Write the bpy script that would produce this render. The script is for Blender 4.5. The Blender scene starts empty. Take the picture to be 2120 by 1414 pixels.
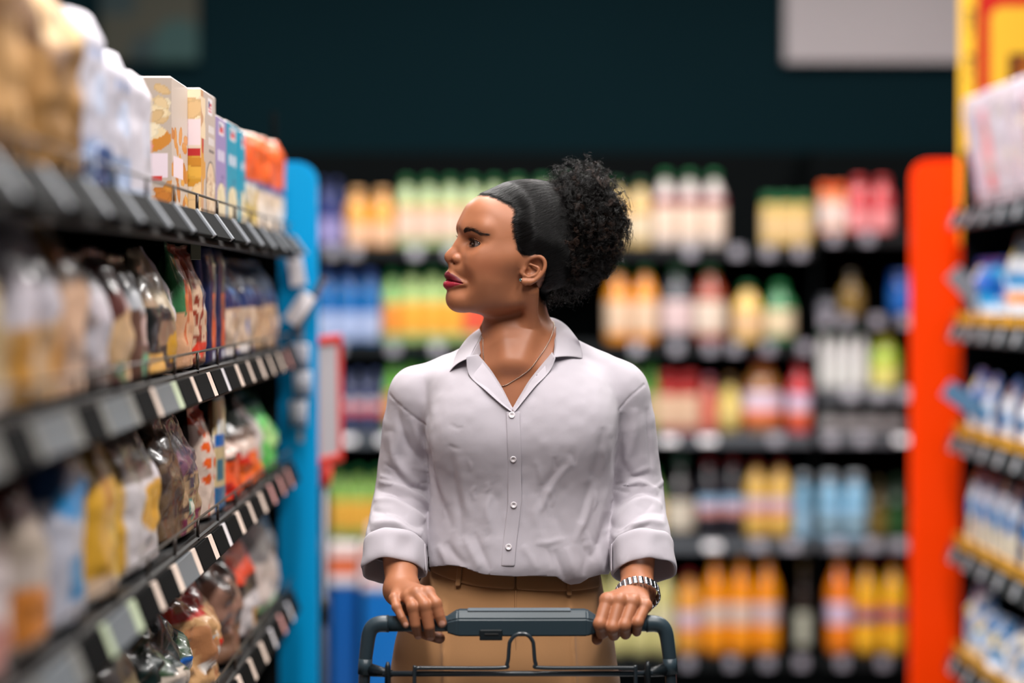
import bpy, bmesh, math, random
import numpy as np
from mathutils import Vector, Matrix, Euler, Quaternion
try:
    import openvdb
except Exception:
    openvdb = None

S = bpy.context.scene
COL = S.collection
R = math.radians
PI = math.pi

# ------------------------------------------------------------------ camera
CAMZ = 1.46
FPX = 85.0 / 36.0 * 2120.0
cam_d = bpy.data.cameras.new('camera')
cam = bpy.data.objects.new('camera', cam_d)
COL.objects.link(cam)
cam_d.lens = 85.0
cam_d.sensor_width = 36.0
cam_d.clip_start = 0.05
cam.location = (0, 0, CAMZ)
cam.rotation_euler = (R(90 - 1.168), 0, R(-0.343))
cam_d.dof.use_dof = True
cam_d.dof.focus_distance = 3.71
cam_d.dof.aperture_fstop = 1.4
cam_d.dof.aperture_blades = 0
S.camera = cam
CAMR = np.array(Euler(cam.rotation_euler).to_matrix())

def at(px, py, y):
    """world point seen at photo pixel (px, py) at distance y along the aisle"""
    v = CAMR @ np.array([(px - 1060.0) / FPX, -(py - 707.0) / FPX, -1.0])
    return np.array([v[0] * y / v[1], y, CAMZ + v[2] * y / v[1]])

# ------------------------------------------------------------------ world, lamps, exposure
S.view_settings.view_transform = 'Standard'
S.view_settings.look = 'None'
S.view_settings.exposure = 0.0
S.view_settings.gamma = 1.0
S.view_settings.use_curve_mapping = False
world = bpy.data.worlds.new('world')
S.world = world
world.use_nodes = True
world.node_tree.nodes['Background'].inputs[0].default_value = (0.60, 0.80, 1.0, 1)
world.node_tree.nodes['Background'].inputs[1].default_value = 0.02

def area(name, loc, rot, sx, sy, power, color=(1, 1, 1)):
    l = bpy.data.lights.new(name, 'AREA')
    l.shape = 'RECTANGLE'; l.size = sx; l.size_y = sy; l.energy = power; l.color = color
    o = bpy.data.objects.new(name, l); COL.objects.link(o)
    o.location = loc; o.rotation_euler = rot
    return o

# rows of ceiling fluorescents along the aisle
LAMPS = [(-0.35, 2.1, 52), (-0.35, 3.8, 40), (-0.35, 5.3, 44), (0.75, 2.1, 52), (0.75, 3.8, 40), (0.75, 5.3, 44), (0.2, 7.2, 60), (1.7, 7.2, 50), (-1.3, 7.2, 50)]

# ------------------------------------------------------------------ helpers
def lin(c):
    c = np.asarray(c, dtype=float) / 255.0
    return np.where(c <= 0.04045, c / 12.92, ((c + 0.055) / 1.055) ** 2.4)

def rgba(r, g, b):
    v = lin((r, g, b)); return (float(v[0]), float(v[1]), float(v[2]), 1.0)

MATS = {}
def mat(name, color=(200, 200, 200), rough=0.5, metal=0.0, spec=0.5, vcol=False, bump=None, coat=0.0,
        emit=None, trans=0.0, sss=0.0, alpha=1.0, sheen=0.0, vary=0.0, vary_scale=30.0, ior=1.45):
    """procedural principled material; bump = (kind, scale, strength, distance)"""
    if name in MATS: return MATS[name]
    m = bpy.data.materials.new(name); m.use_nodes = True
    nt = m.node_tree; b = nt.nodes['Principled BSDF']
    b.inputs['Base Color'].default_value = rgba(*color)
    b.inputs['Roughness'].default_value = rough
    b.inputs['Metallic'].default_value = metal
    b.inputs['Specular IOR Level'].default_value = spec
    b.inputs['Coat Weight'].default_value = coat
    b.inputs['Coat Roughness'].default_value = 0.12
    b.inputs['IOR'].default_value = ior
    if trans: b.inputs['Transmission Weight'].default_value = trans
    if alpha < 1: b.inputs['Alpha'].default_value = alpha
    if sheen: b.inputs['Sheen Weight'].default_value = sheen
    if sss:
        b.inputs['Subsurface Weight'].default_value = sss
        b.inputs['Subsurface Radius'].default_value = (1.0, 0.35, 0.2)
        b.inputs['Subsurface Scale'].default_value = 0.006
    if emit:
        b.inputs['Emission Color'].default_value = rgba(*emit[0]); b.inputs['Emission Strength'].default_value = emit[1]
    tc = nt.nodes.new('ShaderNodeTexCoord')
    csock = None
    if vcol:
        a = nt.nodes.new('ShaderNodeAttribute'); a.attribute_name = 'Col'
        csock = a.outputs['Color']
    if vary:
        nz = nt.nodes.new('ShaderNodeTexNoise'); nz.inputs['Scale'].default_value = vary_scale; nz.inputs['Detail'].default_value = 4
        nt.links.new(tc.outputs['Object'], nz.inputs['Vector'])
        mr = nt.nodes.new('ShaderNodeMapRange'); mr.inputs[3].default_value = 1 - vary; mr.inputs[4].default_value = 1 + vary
        nt.links.new(nz.outputs['Fac'], mr.inputs[0])
        mx = nt.nodes.new('ShaderNodeMix'); mx.data_type = 'RGBA'; mx.blend_type = 'MULTIPLY'; mx.inputs[0].default_value = 1
        if csock is not None: nt.links.new(csock, mx.inputs[6])
        else: mx.inputs[6].default_value = rgba(*color)
        nt.links.new(mr.outputs[0], mx.inputs[7])
        csock = mx.outputs[2]
    if csock is not None: nt.links.new(csock, b.inputs['Base Color'])
    if bump:
        kind, sc, st, dist = bump
        bp = nt.nodes.new('ShaderNodeBump'); bp.inputs['Strength'].default_value = st; bp.inputs['Distance'].default_value = dist
        if kind == 'noise':
            t = nt.nodes.new('ShaderNodeTexNoise'); t.inputs['Scale'].default_value = sc; t.inputs['Detail'].default_value = 5
            nt.links.new(tc.outputs['Object'], t.inputs['Vector']); out = t.outputs['Fac']
        elif kind == 'weave':
            mp = nt.nodes.new('ShaderNodeMapping'); mp.inputs['Scale'].default_value = (sc, sc, sc)
            nt.links.new(tc.outputs['Object'], mp.inputs['Vector'])
            out = None
            for axis in ('X', 'Z'):
                w = nt.nodes.new('ShaderNodeTexWave'); w.wave_type = 'BANDS'; w.bands_direction = axis
                w.inputs['Scale'].default_value = 1.0; w.inputs['Distortion'].default_value = 2.5; w.inputs['Detail'].default_value = 2
                nt.links.new(mp.outputs[0], w.inputs['Vector'])
                if out is None: out = w.outputs['Fac']
                else:
                    ad = nt.nodes.new('ShaderNodeMath'); ad.operation = 'ADD'
                    nt.links.new(out, ad.inputs[0]); nt.links.new(w.outputs['Fac'], ad.inputs[1]); out = ad.outputs[0]
        elif kind == 'voronoi':
            t = nt.nodes.new('ShaderNodeTexVoronoi'); t.inputs['Scale'].default_value = sc
            nt.links.new(tc.outputs['Object'], t.inputs['Vector']); out = t.outputs['Distance']
        nt.links.new(out, bp.inputs['Height']); nt.links.new(bp.outputs[0], b.inputs['Normal'])
    MATS[name] = m
    return m

def mesh_obj(name, V, F, material=None, parent=None, smooth=True, col=None, colface=None):
    """V: Nx3, F: list of faces or int array (tri/quad). col: per-vertex linear rgb"""
    me = bpy.data.meshes.new(name)
    V = np.asarray(V, dtype=np.float32)
    if isinstance(F, np.ndarray):
        n, k = F.shape
        me.vertices.add(len(V)); me.vertices.foreach_set('co', V.ravel())
        me.loops.add(n * k); me.loops.foreach_set('vertex_index', F.astype(np.int32).ravel())
        me.polygons.add(n); me.polygons.foreach_set('loop_start', (np.arange(n) * k).astype(np.int32))
        me.update(calc_edges=True); me.validate()
    else:
        me.from_pydata(V.tolist(), [], F); me.update()
    if smooth is not False:
        me.polygons.foreach_set('use_smooth', np.ones(len(me.polygons), dtype=bool))
    if col is not None:
        set_col(me, col)
    if material is not None: me.materials.append(material)
    o = bpy.data.objects.new(name, me); COL.objects.link(o)
    if parent is not None: o.parent = parent
    return o

def set_col(me, col):
    a = me.color_attributes.new('Col', 'FLOAT_COLOR', 'POINT')
    c = np.ones((len(me.vertices), 4), dtype=np.float32); c[:, :3] = col
    a.data.foreach_set('color', c.ravel())

def bm_obj(name, bm, material=None, parent=None, smooth=False, loc=None):
    me = bpy.data.meshes.new(name); bm.to_mesh(me); bm.free()
    if smooth: me.polygons.foreach_set('use_smooth', np.ones(len(me.polygons), dtype=bool))
    if material is not None: me.materials.append(material)
    o = bpy.data.objects.new(name, me); COL.objects.link(o)
    if parent is not None: o.parent = parent
    if loc is not None: o.location = loc
    return o

def empty(name, loc=(0, 0, 0), rz=0.0):
    o = bpy.data.objects.new(name, None); COL.objects.link(o)
    o.location = [float(v) for v in loc]; o.rotation_euler = (0, 0, rz); o.empty_display_size = 0.05
    return o

def tag(o, label=None, cat=None, group=None, kind=None):
    if label: o['label'] = label
    if cat: o['category'] = cat
    if group: o['group'] = group
    if kind: o['kind'] = kind
    return o

def box_bm(x0, x1, y0, y1, z0, z1, bevel=0.0, seg=2, bm=None):
    own = bm is None
    bm = bm or bmesh.new()
    vs = [bm.verts.new((x, y, z)) for z in (z0, z1) for y in (y0, y1) for x in (x0, x1)]
    fs = [bm.faces.new([vs[i] for i in q]) for q in ((0, 2, 3, 1), (4, 5, 7, 6), (0, 1, 5, 4), (2, 6, 7, 3), (0, 4, 6, 2), (1, 3, 7, 5))]
    if bevel > 0:
        es = list({e for f in fs for e in f.edges})
        bmesh.ops.bevel(bm, geom=es, offset=bevel, segments=seg, affect='EDGES', profile=0.5)
    return bm

def tube_data(pts, radii, n=10, caps=True, closed=False):
    """tube swept along pts with parallel-transport frames -> V, F(list)"""
    P = np.asarray(pts, dtype=float); m = len(P)
    rad = np.broadcast_to(np.asarray(radii, dtype=float), (m,))
    T = np.zeros_like(P)
    if closed:
        T = np.roll(P, -1, 0) - np.roll(P, 1, 0)
    else:
        T[1:-1] = P[2:] - P[:-2]; T[0] = P[1] - P[0]; T[-1] = P[-1] - P[-2]
    T /= np.linalg.norm(T, axis=1)[:, None] + 1e-12
    ref = np.array([0, 0, 1.0]) if abs(T[0][2]) < 0.9 else np.array([1.0, 0, 0])
    N = np.cross(T[0], ref); N /= np.linalg.norm(N)
    V = []; ang = np.linspace(0, 2 * PI, n, endpoint=False)
    for i in range(m):
        N = N - T[i] * np.dot(N, T[i]); N /= np.linalg.norm(N) + 1e-12
        B = np.cross(T[i], N)
        V.append(P[i] + rad[i] * (np.cos(ang)[:, None] * N + np.sin(ang)[:, None] * B))
    V = np.concatenate(V); F = []
    for i in range(m if closed else m - 1):
        a = i * n; b = ((i + 1) % m) * n
        for j in range(n):
            k = (j + 1) % n
            F.append((a + j, a + k, b + k, b + j))
    if caps and not closed:
        F.append(tuple(range(n))[::-1]); F.append(tuple(range((m - 1) * n, m * n)))
    return V, F

def join_data(parts):
    V = []; F = []; o = 0
    for v, f in parts:
        V.append(np.asarray(v)); F += [tuple(i + o for i in q) for q in f]; o += len(v)
    return np.concatenate(V), F

def lathe_data(prof, n=16):
    """prof: list of (r, z) from bottom to top"""
    prof = list(prof); m = len(prof)
    ang = np.linspace(0, 2 * PI, n, endpoint=False)
    V = np.concatenate([np.stack([r * np.cos(ang), r * np.sin(ang), np.full(n, z)], 1) for r, z in prof])
    F = [(i * n + j, i * n + (j + 1) % n, (i + 1) * n + (j + 1) % n, (i + 1) * n + j) for i in range(m - 1) for j in range(n)]
    F.append(tuple(range(n))[::-1]); F.append(tuple(range((m - 1) * n, m * n)))
    return V, F

def catmull(pts, n):
    """resample control points with a Catmull-Rom spline to n points"""
    P = np.asarray(pts, dtype=float)
    t = np.linspace(0, len(P) - 1, n); i = np.clip(t.astype(int), 0, len(P) - 2); u = (t - i)[:, None]
    Q = np.vstack([2 * P[0] - P[1], P, 2 * P[-1] - P[-2]])
    a, b, c, d = Q[i], Q[i + 1], Q[i + 2], Q[i + 3]
    return 0.5 * ((2 * b) + (-a + c) * u + (2 * a - 5 * b + 4 * c - d) * u ** 2 + (-a + 3 * b - 3 * c + d) * u ** 3)

def sstep(a, b, x):
    t = np.clip((x - a) / (b - a), 0, 1); return t * t * (3 - 2 * t)

_rngn = np.random.default_rng(7)
_LAT = _rngn.random((32, 32, 32)).astype(np.float32)
def vnoise(P, scale):
    """smooth value noise in [-1,1] at points P"""
    q = np.asarray(P, dtype=float) * scale; i = np.floor(q).astype(int); f = q - i; f = f * f * (3 - 2 * f)
    r = 0
    for dx in (0, 1):
        for dy in (0, 1):
            for dz in (0, 1):
                w = (f[:, 0] if dx else 1 - f[:, 0]) * (f[:, 1] if dy else 1 - f[:, 1]) * (f[:, 2] if dz else 1 - f[:, 2])
                r = r + w * _LAT[(i[:, 0] + dx) % 32, (i[:, 1] + dy) % 32, (i[:, 2] + dz) % 32]
    return r * 2 - 1
# ------------------------------------------------------------------ implicit-surface modelling
class Sdf:
    """ordered list of smooth unions / cuts, each limited to its box"""
    def __init__(self): self.ops = []
    def add(self, fn, lo, hi, k=0.01, mode='u'):
        self.ops.append((fn, np.asarray(lo, float), np.asarray(hi, float), k, mode)); return self
    def eval(self, P, margin=0.012):
        P = np.asarray(P, float); d = np.full(len(P), 0.2)
        for fn, lo, hi, k, mode in self.ops:
            mg = margin + k
            m = np.all((P > lo - mg) & (P < hi + mg), axis=1)
            if not m.any(): continue
            a = d[m]; b = fn(P[m])
            if mode == 'u':
                h = np.maximum(k - np.abs(a - b), 0) / k
                d[m] = np.minimum(a, b) - h * h * k * 0.25
            else:
                b = -b
                h = np.maximum(k - np.abs(a - b), 0) / k
                d[m] = np.maximum(a, b) + h * h * k * 0.25
        return d
    def grad(self, P, e=0.0006):
        g = np.stack([self.eval(P + e * np.eye(3)[i]) - self.eval(P - e * np.eye(3)[i]) for i in range(3)], 1)
        return g / (np.linalg.norm(g, axis=1)[:, None] + 1e-12)
    def mesh(self, lo, hi, h):
        lo = np.asarray(lo, float); hi = np.asarray(hi, float)
        B = 8; nb = np.ceil((hi - lo) / (h * B)).astype(int)
        I = np.stack(np.meshgrid(*[np.arange(n) for n in nb], indexing='ij'), -1).reshape(-1, 3)
        C = lo + (I + 0.5) * (B * h) - 0.5 * h
        half = B * h * 0.87
        dc = self.eval(C, margin=half * 1.6)
        full = np.full(tuple(nb * B), 0.03, dtype=np.float32)
        v = full.reshape(nb[0], B, nb[1], B, nb[2], B)
        ins = dc < 0
        Ii = I[ins]; v[Ii[:, 0], :, Ii[:, 1], :, Ii[:, 2], :] = -0.03
        act = I[np.abs(dc) < half * 1.25]
        off = np.stack(np.meshgrid(*[np.arange(B)] * 3, indexing='ij'), -1).reshape(-1, 3)
        for s in range(0, len(act), 1500):
            a = act[s:s + 1500]
            P = lo + ((a[:, None, :] * B + off[None]).reshape(-1, 3)) * h
            d = self.eval(P).reshape(len(a), B, B, B)
            v[a[:, 0], :, a[:, 1], :, a[:, 2], :] = np.clip(d, -0.03, 0.03)
        g = openvdb.FloatGrid(0.03)
        g.copyFromArray(full)
        pts, quads = g.convertToQuads(isovalue=0.0)
        # openvdb winds quads so that normals face inwards for level sets of this sign; flip
        return lo + np.asarray(pts, float) * h, np.asarray(quads)[:, ::-1].astype(np.int64)
    def project(self, P, it=2):
        for _ in range(it):
            d = self.eval(P); P = P - self.grad(P) * np.clip(d, -0.004, 0.004)[:, None]
        return P

def xform(M, t):
    """world -> local for a rigid frame with axes = rows of M and origin t"""
    return lambda P: (P - t) @ M.T

def f_cone(a, b, ra, rb, sym=False):
    a = np.asarray(a, float); b = np.asarray(b, float); ab = b - a; L2 = ab @ ab
    def f(p):
        if sym: p = p.copy(); p[:, 0] = np.abs(p[:, 0])
        t = np.clip(((p - a) @ ab) / L2, 0, 1)
        return np.linalg.norm(p - a - t[:, None] * ab, axis=1) - (ra + (rb - ra) * t)
    r = max(ra, rb); lo = np.minimum(a, b) - r; hi = np.maximum(a, b) + r
    if sym: hi = np.maximum(hi, [-lo[0], -1e9, -1e9]); lo = np.minimum(lo, [-hi[0], 1e9, 1e9])
    return f, lo, hi

def f_ell(c, r, n=2.0, sym=False, rot=None):
    c = np.asarray(c, float); r = np.asarray(r, float)
    def f(p):
        if sym: p = p.copy(); p[:, 0] = np.abs(p[:, 0])
        q = p - c
        if rot is not None: q = q @ rot
        q = np.abs(q) / r + 1e-9
        s = (q ** n).sum(1); F = s ** (1.0 / n)
        g = np.linalg.norm(F[:, None] ** (1 - n) * q ** (n - 1) / r, axis=1)
        return (F - 1) / g
    rr = np.full(3, r.max()) if rot is not None else r
    lo = c - rr; hi = c + rr
    if sym: hi = np.maximum(hi, [-lo[0], -1e9, -1e9]); lo = np.minimum(lo, [-hi[0], 1e9, 1e9])
    return f, lo, hi

def f_chain(pts, rs, sym=False):
    pts = np.asarray(pts, float); rs = np.broadcast_to(np.asarray(rs, float), (len(pts),))
    def f(p):
        if sym: p = p.copy(); p[:, 0] = np.abs(p[:, 0])
        d = np.full(len(p), 9.0)
        for i in range(len(pts) - 1):
            a = pts[i]; ab = pts[i + 1] - a; L2 = ab @ ab + 1e-12
            t = np.clip(((p - a) @ ab) / L2, 0, 1)
            d = np.minimum(d, np.linalg.norm(p - a - t[:, None] * ab, axis=1) - (rs[i] + (rs[i + 1] - rs[i]) * t))
        return d
    r = rs.max(); lo = pts.min(0) - r; hi = pts.max(0) + r
    if sym: hi = np.maximum(hi, [-lo[0], -1e9, -1e9]); lo = np.minimum(lo, [-hi[0], 1e9, 1e9])
    return f, lo, hi

def put(sdf, prim, k, mode='u', frame=None):
    """frame = (M, t): prim given in local axes (rows of M) about t"""
    f, lo, hi = prim
    if frame is None: sdf.add(f, lo, hi, k, mode); return
    M, t = frame
    cs = np.array([[x, y, z] for x in (lo[0], hi[0]) for y in (lo[1], hi[1]) for z in (lo[2], hi[2])]) @ M + t
    sdf.add(lambda P: f((P - t) @ M.T), cs.min(0), cs.max(0), k, mode)

def clip_tris(V, T, field, attrs=()):
    """keep the part of a triangle mesh where field > 0, cutting triangles along the zero line"""
    V = list(map(tuple, V)); fld = list(field); out = []; cache = {}
    V = [np.array(v) for v in V]
    def cut(i, j):
        key = (min(i, j), max(i, j))
        if key not in cache:
            t = fld[i] / (fld[i] - fld[j]); V.append(V[i] + (V[j] - V[i]) * t); fld.append(0.0); cache[key] = len(V) - 1
        return cache[key]
    fa = np.asarray(field); pos = (fa > 0)[T]; n = pos.sum(1)
    out = [T[n == 3]]; extra = []
    for tri, p in zip(T[(n == 1) | (n == 2)], pos[(n == 1) | (n == 2)]):
        if p.sum() == 1:
            i = int(np.argmax(p)); a, b, c = tri[i], tri[(i + 1) % 3], tri[(i + 2) % 3]
            extra.append((a, cut(a, b), cut(a, c)))
        else:
            i = int(np.argmin(p)); a, b, c = tri[i], tri[(i + 1) % 3], tri[(i + 2) % 3]
            x = cut(a, b); y = cut(a, c)
            extra.append((x, b, c)); extra.append((x, c, y))
    if extra: out.append(np.asarray(extra))
    F = np.concatenate(out); V = np.array(V)
    used, inv = np.unique(F.ravel(), return_inverse=True)
    return V[used], inv.reshape(-1, 3)
# ------------------------------------------------------------------ the shop: shell, shelving, end panels, signs
XL = -0.4447; YL0, YL1 = 1.25, 5.30           # front edge of the left shelving and its two ends
XR = 1.2467; YR0, YR1 = 1.6, 6.67
YB = 8.45                                      # front of the drinks shelving across the end of the aisle
LV_L = [1.575, 1.338, 1.086, 0.803, 0.50]      # shelf surfaces
LV_R = [1.676, 1.370, 1.066, 0.762, 0.460]

def build_shell():
    fl = mat('floor_tile', (120, 122, 124), rough=.35, vary=.06, vary_scale=3.0)
    m = bm_obj('floor', box_bm(-6, 6, -3, 10, -.12, 0), fl); tag(m, 'grey polished shop floor', None, None, 'structure')
    wm = mat('wall_paint_dark_teal', (9, 28, 33), rough=.9, spec=.04, bump=('noise', 60, .15, .003), vary=.05, vary_scale=2.0)
    for nm, b in (('wall_back', (-6, 6, 9.15, 9.3, 0, 4.2)), ('wall_left', (-6.15, -6, -3, 9.3, 0, 4.2)), ('wall_right', (6, 6.15, -3, 9.3, 0, 4.2))):
        tag(bm_obj(nm, box_bm(*b), wm), 'dark teal painted shop wall, ' + nm[5:] + ' side', None, None, 'structure')
    tag(bm_obj('ceiling', box_bm(-6, 6, -3, 9.3, 4.2, 4.35), mat('ceiling_dark', (30, 36, 40), rough=.9)), 'dark shop ceiling', None, None, 'structure')
    # pale panel high on the back wall and a dim picture panel
    e = at(1625, 130, 9.10)
    p = bm_obj('wall_panel', box_bm(e[0], e[0] + 1.6, 9.09, 9.148, e[2], e[2] + .9, .006), mat('panel_pale_grey', (158, 152, 154), rough=.6, vary=.04, vary_scale=3))
    tag(p, 'large pale grey panel high on the dark back wall', 'wall panel')
    a = at(205, 130, 9.1); b = at(410, 0, 9.1)
    V = []; C = []; n, k = 40, 30
    for j in range(k):
        for i in range(n): V.append((a[0] + (b[0] - a[0]) * i / (n - 1), 9.105, a[2] + .55 * j / (k - 1)))
    V = np.array(V); nz = vnoise(V, 9) ; nz2 = vnoise(V + 4, 5)
    C = np.tile(lin((22, 42, 44)), (len(V), 1)); C[nz > .15] = lin((50, 50, 38)); C[nz2 > .3] = lin((30, 62, 60))
    F = [(j * n + i, j * n + i + 1, (j + 1) * n + i + 1, (j + 1) * n + i) for j in range(k - 1) for i in range(n - 1)]
    pic = mesh_obj('wall_picture', V, F, mat('picture_print', rough=.7, vcol=True), None, col=C)
    md = pic.modifiers.new('thick', 'SOLIDIFY'); md.thickness = .02; md.offset = -1
    tag(pic, 'dim brown and green picture panel high on the back wall, upper left', 'picture')

def build_gondola(name, label, xf, sgn, y0, y1, levels, depth, top, kind):
    """double-sided shelving run; sgn = direction from its front towards the aisle"""
    g = empty(name, (xf - sgn * depth / 2, (y0 + y1) / 2, 0)); tag(g, label, 'shelving')
    O = np.array(g.location)
    met = mat('shelf_metal_black', (14, 17, 19), rough=.5, spec=.3); bk = mat('shelf_back_panel', (9, 12, 14), rough=.8, spec=.15)
    rail = mat('price_rail_' + kind, (36, 35, 34) if kind == 'left' else (34, 40, 44), rough=.5, spec=.15)
    blk = mat('tag_black', (5, 7, 8), rough=.7, spec=.04); crm = mat('tag_cream', (214, 194, 180), rough=.5); wht = mat('tag_white', (226, 222, 228), rough=.4, coat=.4)
    grn = mat('tag_pale_green', (178, 190, 160), rough=.5); pnk = mat('tag_pink', (206, 150, 146), rough=.5)
    edge = mat('tag_edge', (150, 154, 160), rough=.35)
    def B(nm, a, b, c, d, e, f, m, par, bev=.0):
        bm = box_bm(min(a, b), max(a, b), c, d, e, f, bev); bmesh.ops.translate(bm, verts=bm.verts, vec=-Vector(O)); return bm_obj(nm, bm, m, par)
    B('back_panel', xf - sgn * depth, xf - sgn * (depth - .02), y0, y1, .06, top, bk, g)
    B('side_panel', xf - sgn * depth, xf - sgn * .035, y1 - .022, y1, .06, top - .10, bk, g)
    B('plinth', xf - sgn * depth, xf - sgn * .02, y0, y1, 0, .10, met, g)
    ny = max(2, int(round((y1 - y0) / 1.0)) + 1)
    for y in np.linspace(y0 + .02, y1 - .02, ny):
        B('upright_post', xf - sgn * (depth - .02), xf - sgn * (depth - .05), y - .02, y + .02, 0, top, met, g)
    rng = np.random.default_rng(5 + int(sgn))
    tags = []
    for li, z in enumerate(levels):
        sh = B('shelf', xf - sgn * depth, xf - sgn * .018, y0, y1, z - .022, z, met, g, .002)
        # tilted price rail along the front edge
        h = .042
        pr = [(0, .004), (-.004, .006), (.012 * 1, -h), (.004, -h - .003), (-.012, -h + .004), (-.018, 0)]
        V = []; F = []
        for y in (y0, y1):
            for dx, dz in pr: V.append((xf + sgn * (dx - .004), y, z + dz))
        n = len(pr)
        for j in range(n): F.append((j, (j + 1) % n, n + (j + 1) % n, n + j))
        F += [tuple(range(n)), tuple(range(n, 2 * n))[::-1]]
        r = mesh_obj('price_rail', np.array(V) - O, F, rail, sh, smooth=False)
        bm = bmesh.new(); bm.from_mesh(r.data); bmesh.ops.recalc_face_normals(bm, faces=bm.faces); bm.to_mesh(r.data); bm.free()
        # price tags in the rail
        y = max(y0, 1.9) + .03 if kind == 'left' else 5.4
        i = 0
        while y < y1 - .05:
            if kind == 'left':
                spec = [(blk, .150), (crm, .050), (blk, .135), (wht if rng.random() < .3 else crm, .040)][i % 4]
                if y < 3.4 and li in (1, 2, 3) and i % 4 in (0, 2): spec = (mat('tag_grey_glare', (96, 104, 110), rough=.4), .155) if rng.random() < .7 else (blk, .14)  # grey stands for glare on the nearer plates, put into their colour
                if rng.random() < .25 and i % 2 and y < 3.4: spec = (grn, spec[1])
                elif y < 3.0 and i % 2: spec = (mat('tag_dim', (112, 112, 108), rough=.5), spec[1])
                if y > 4.6 and i % 2 and rng.random() < .5: spec = (pnk, .045)
                if li == 0: spec = (blk, .19) if spec[0] is blk else (None, .045)
            else:
                spec = [(None, .16), (edge, .03)][i % 2]
            m, w = spec; i += 1
            if m is not None:
                t = .0026 if m is not blk else .0036
                up = .010 if (li == 0 and kind == 'left' and m is blk) else 0
                ang = math.atan2(.016, h) if not up else math.atan2(.030, h)
                c = (xf + sgn * (.0045 + (.004 if up else 0)), y + w / 2, z - .020 + up * .6)
                bm = box_bm(-t, t, -w / 2, w / 2, -.0195 - up / 2, .0195 + up / 2, .0008, 1)
                o = bm_obj('price_tag', bm, m, sh, loc=np.array(c) - O); o.rotation_euler = (0, -sgn * ang, 0)
                if up:
                    bm = box_bm(-.003, .0055, w / 2 - .006, w / 2 + .010, -.024, .024, .0005, 1)
                    q = bm_obj('price_tag', bm, edge, sh, loc=np.array(c) - O + np.array([sgn * .002, 0, 0])); q.rotation_euler = (0, -sgn * ang, 0)
            y += w + .004
        # low wire fence that keeps the packs on the shelf
        parts = []
        fx = xf - sgn * .007
        for zz in (.032,):
            parts.append(tube_data([(fx, y0, z + zz), (fx, y1, z + zz)], .0020, 6))
        for y in np.arange(y0 + .05, y1, .26):
            parts.append(tube_data([(fx, y, z), (fx, y, z + .032)], .0026, 5))
        V, F = join_data(parts)
        mesh_obj('front_fence', V - O, F, mat('fence_' + kind, (66, 60, 56) if kind == 'left' else (40, 38, 34), rough=.35, metal=.6), sh)
        if kind == 'right' and li > 0:
            B('tray_lip', xf - sgn * .020, xf - sgn * .016, 5.5, y1 - .01, z, z + .034, mat('tray_yellow', (236, 170, 40), rough=.45), sh, .001)
    return g

def end_panel(name, label, xa, xb, y, top, m, rtop, free):
    """upright board across the end of a shelving run, outer top corner rounded; free = +1 when the outer edge is at xb"""
    r = rtop; pts = []
    x0, x1 = (xa, xb)
    pts = [(x0, 0), (x1, 0)]
    if free > 0:
        pts += [(x1 - r + r * math.cos(a), top - r + r * math.sin(a)) for a in np.linspace(0, PI / 2, 8)] + [(x0, top)]
    else:
        pts += [(x1, top)] + [(x0 + r - r * math.sin(a), top - r + r * math.cos(a)) for a in np.linspace(0, PI / 2, 8)]
    bm = bmesh.new()
    f = bm.faces.new([bm.verts.new((x, y, z)) for x, z in pts])
    ext = bmesh.ops.extrude_face_region(bm, geom=[f]); bmesh.ops.translate(bm, verts=[v for v in ext['geom'] if isinstance(v, bmesh.types.BMVert)], vec=(0, .035, 0))
    bmesh.ops.recalc_face_normals(bm, faces=bm.faces)
    bmesh.ops.bevel(bm, geom=list(bm.edges), offset=.004, segments=2, affect='EDGES', clamp_overlap=True)
    return tag(bm_obj(name, bm, m), label, 'end panel')

def board(name, c, w, h, t, rot, m, parent=None, bev=.001):
    bm = box_bm(-w / 2, w / 2, -t / 2, t / 2, -h / 2, h / 2, bev, 1)
    o = bm_obj(name, bm, m, parent, loc=c); o.rotation_euler = rot; return o

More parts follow.
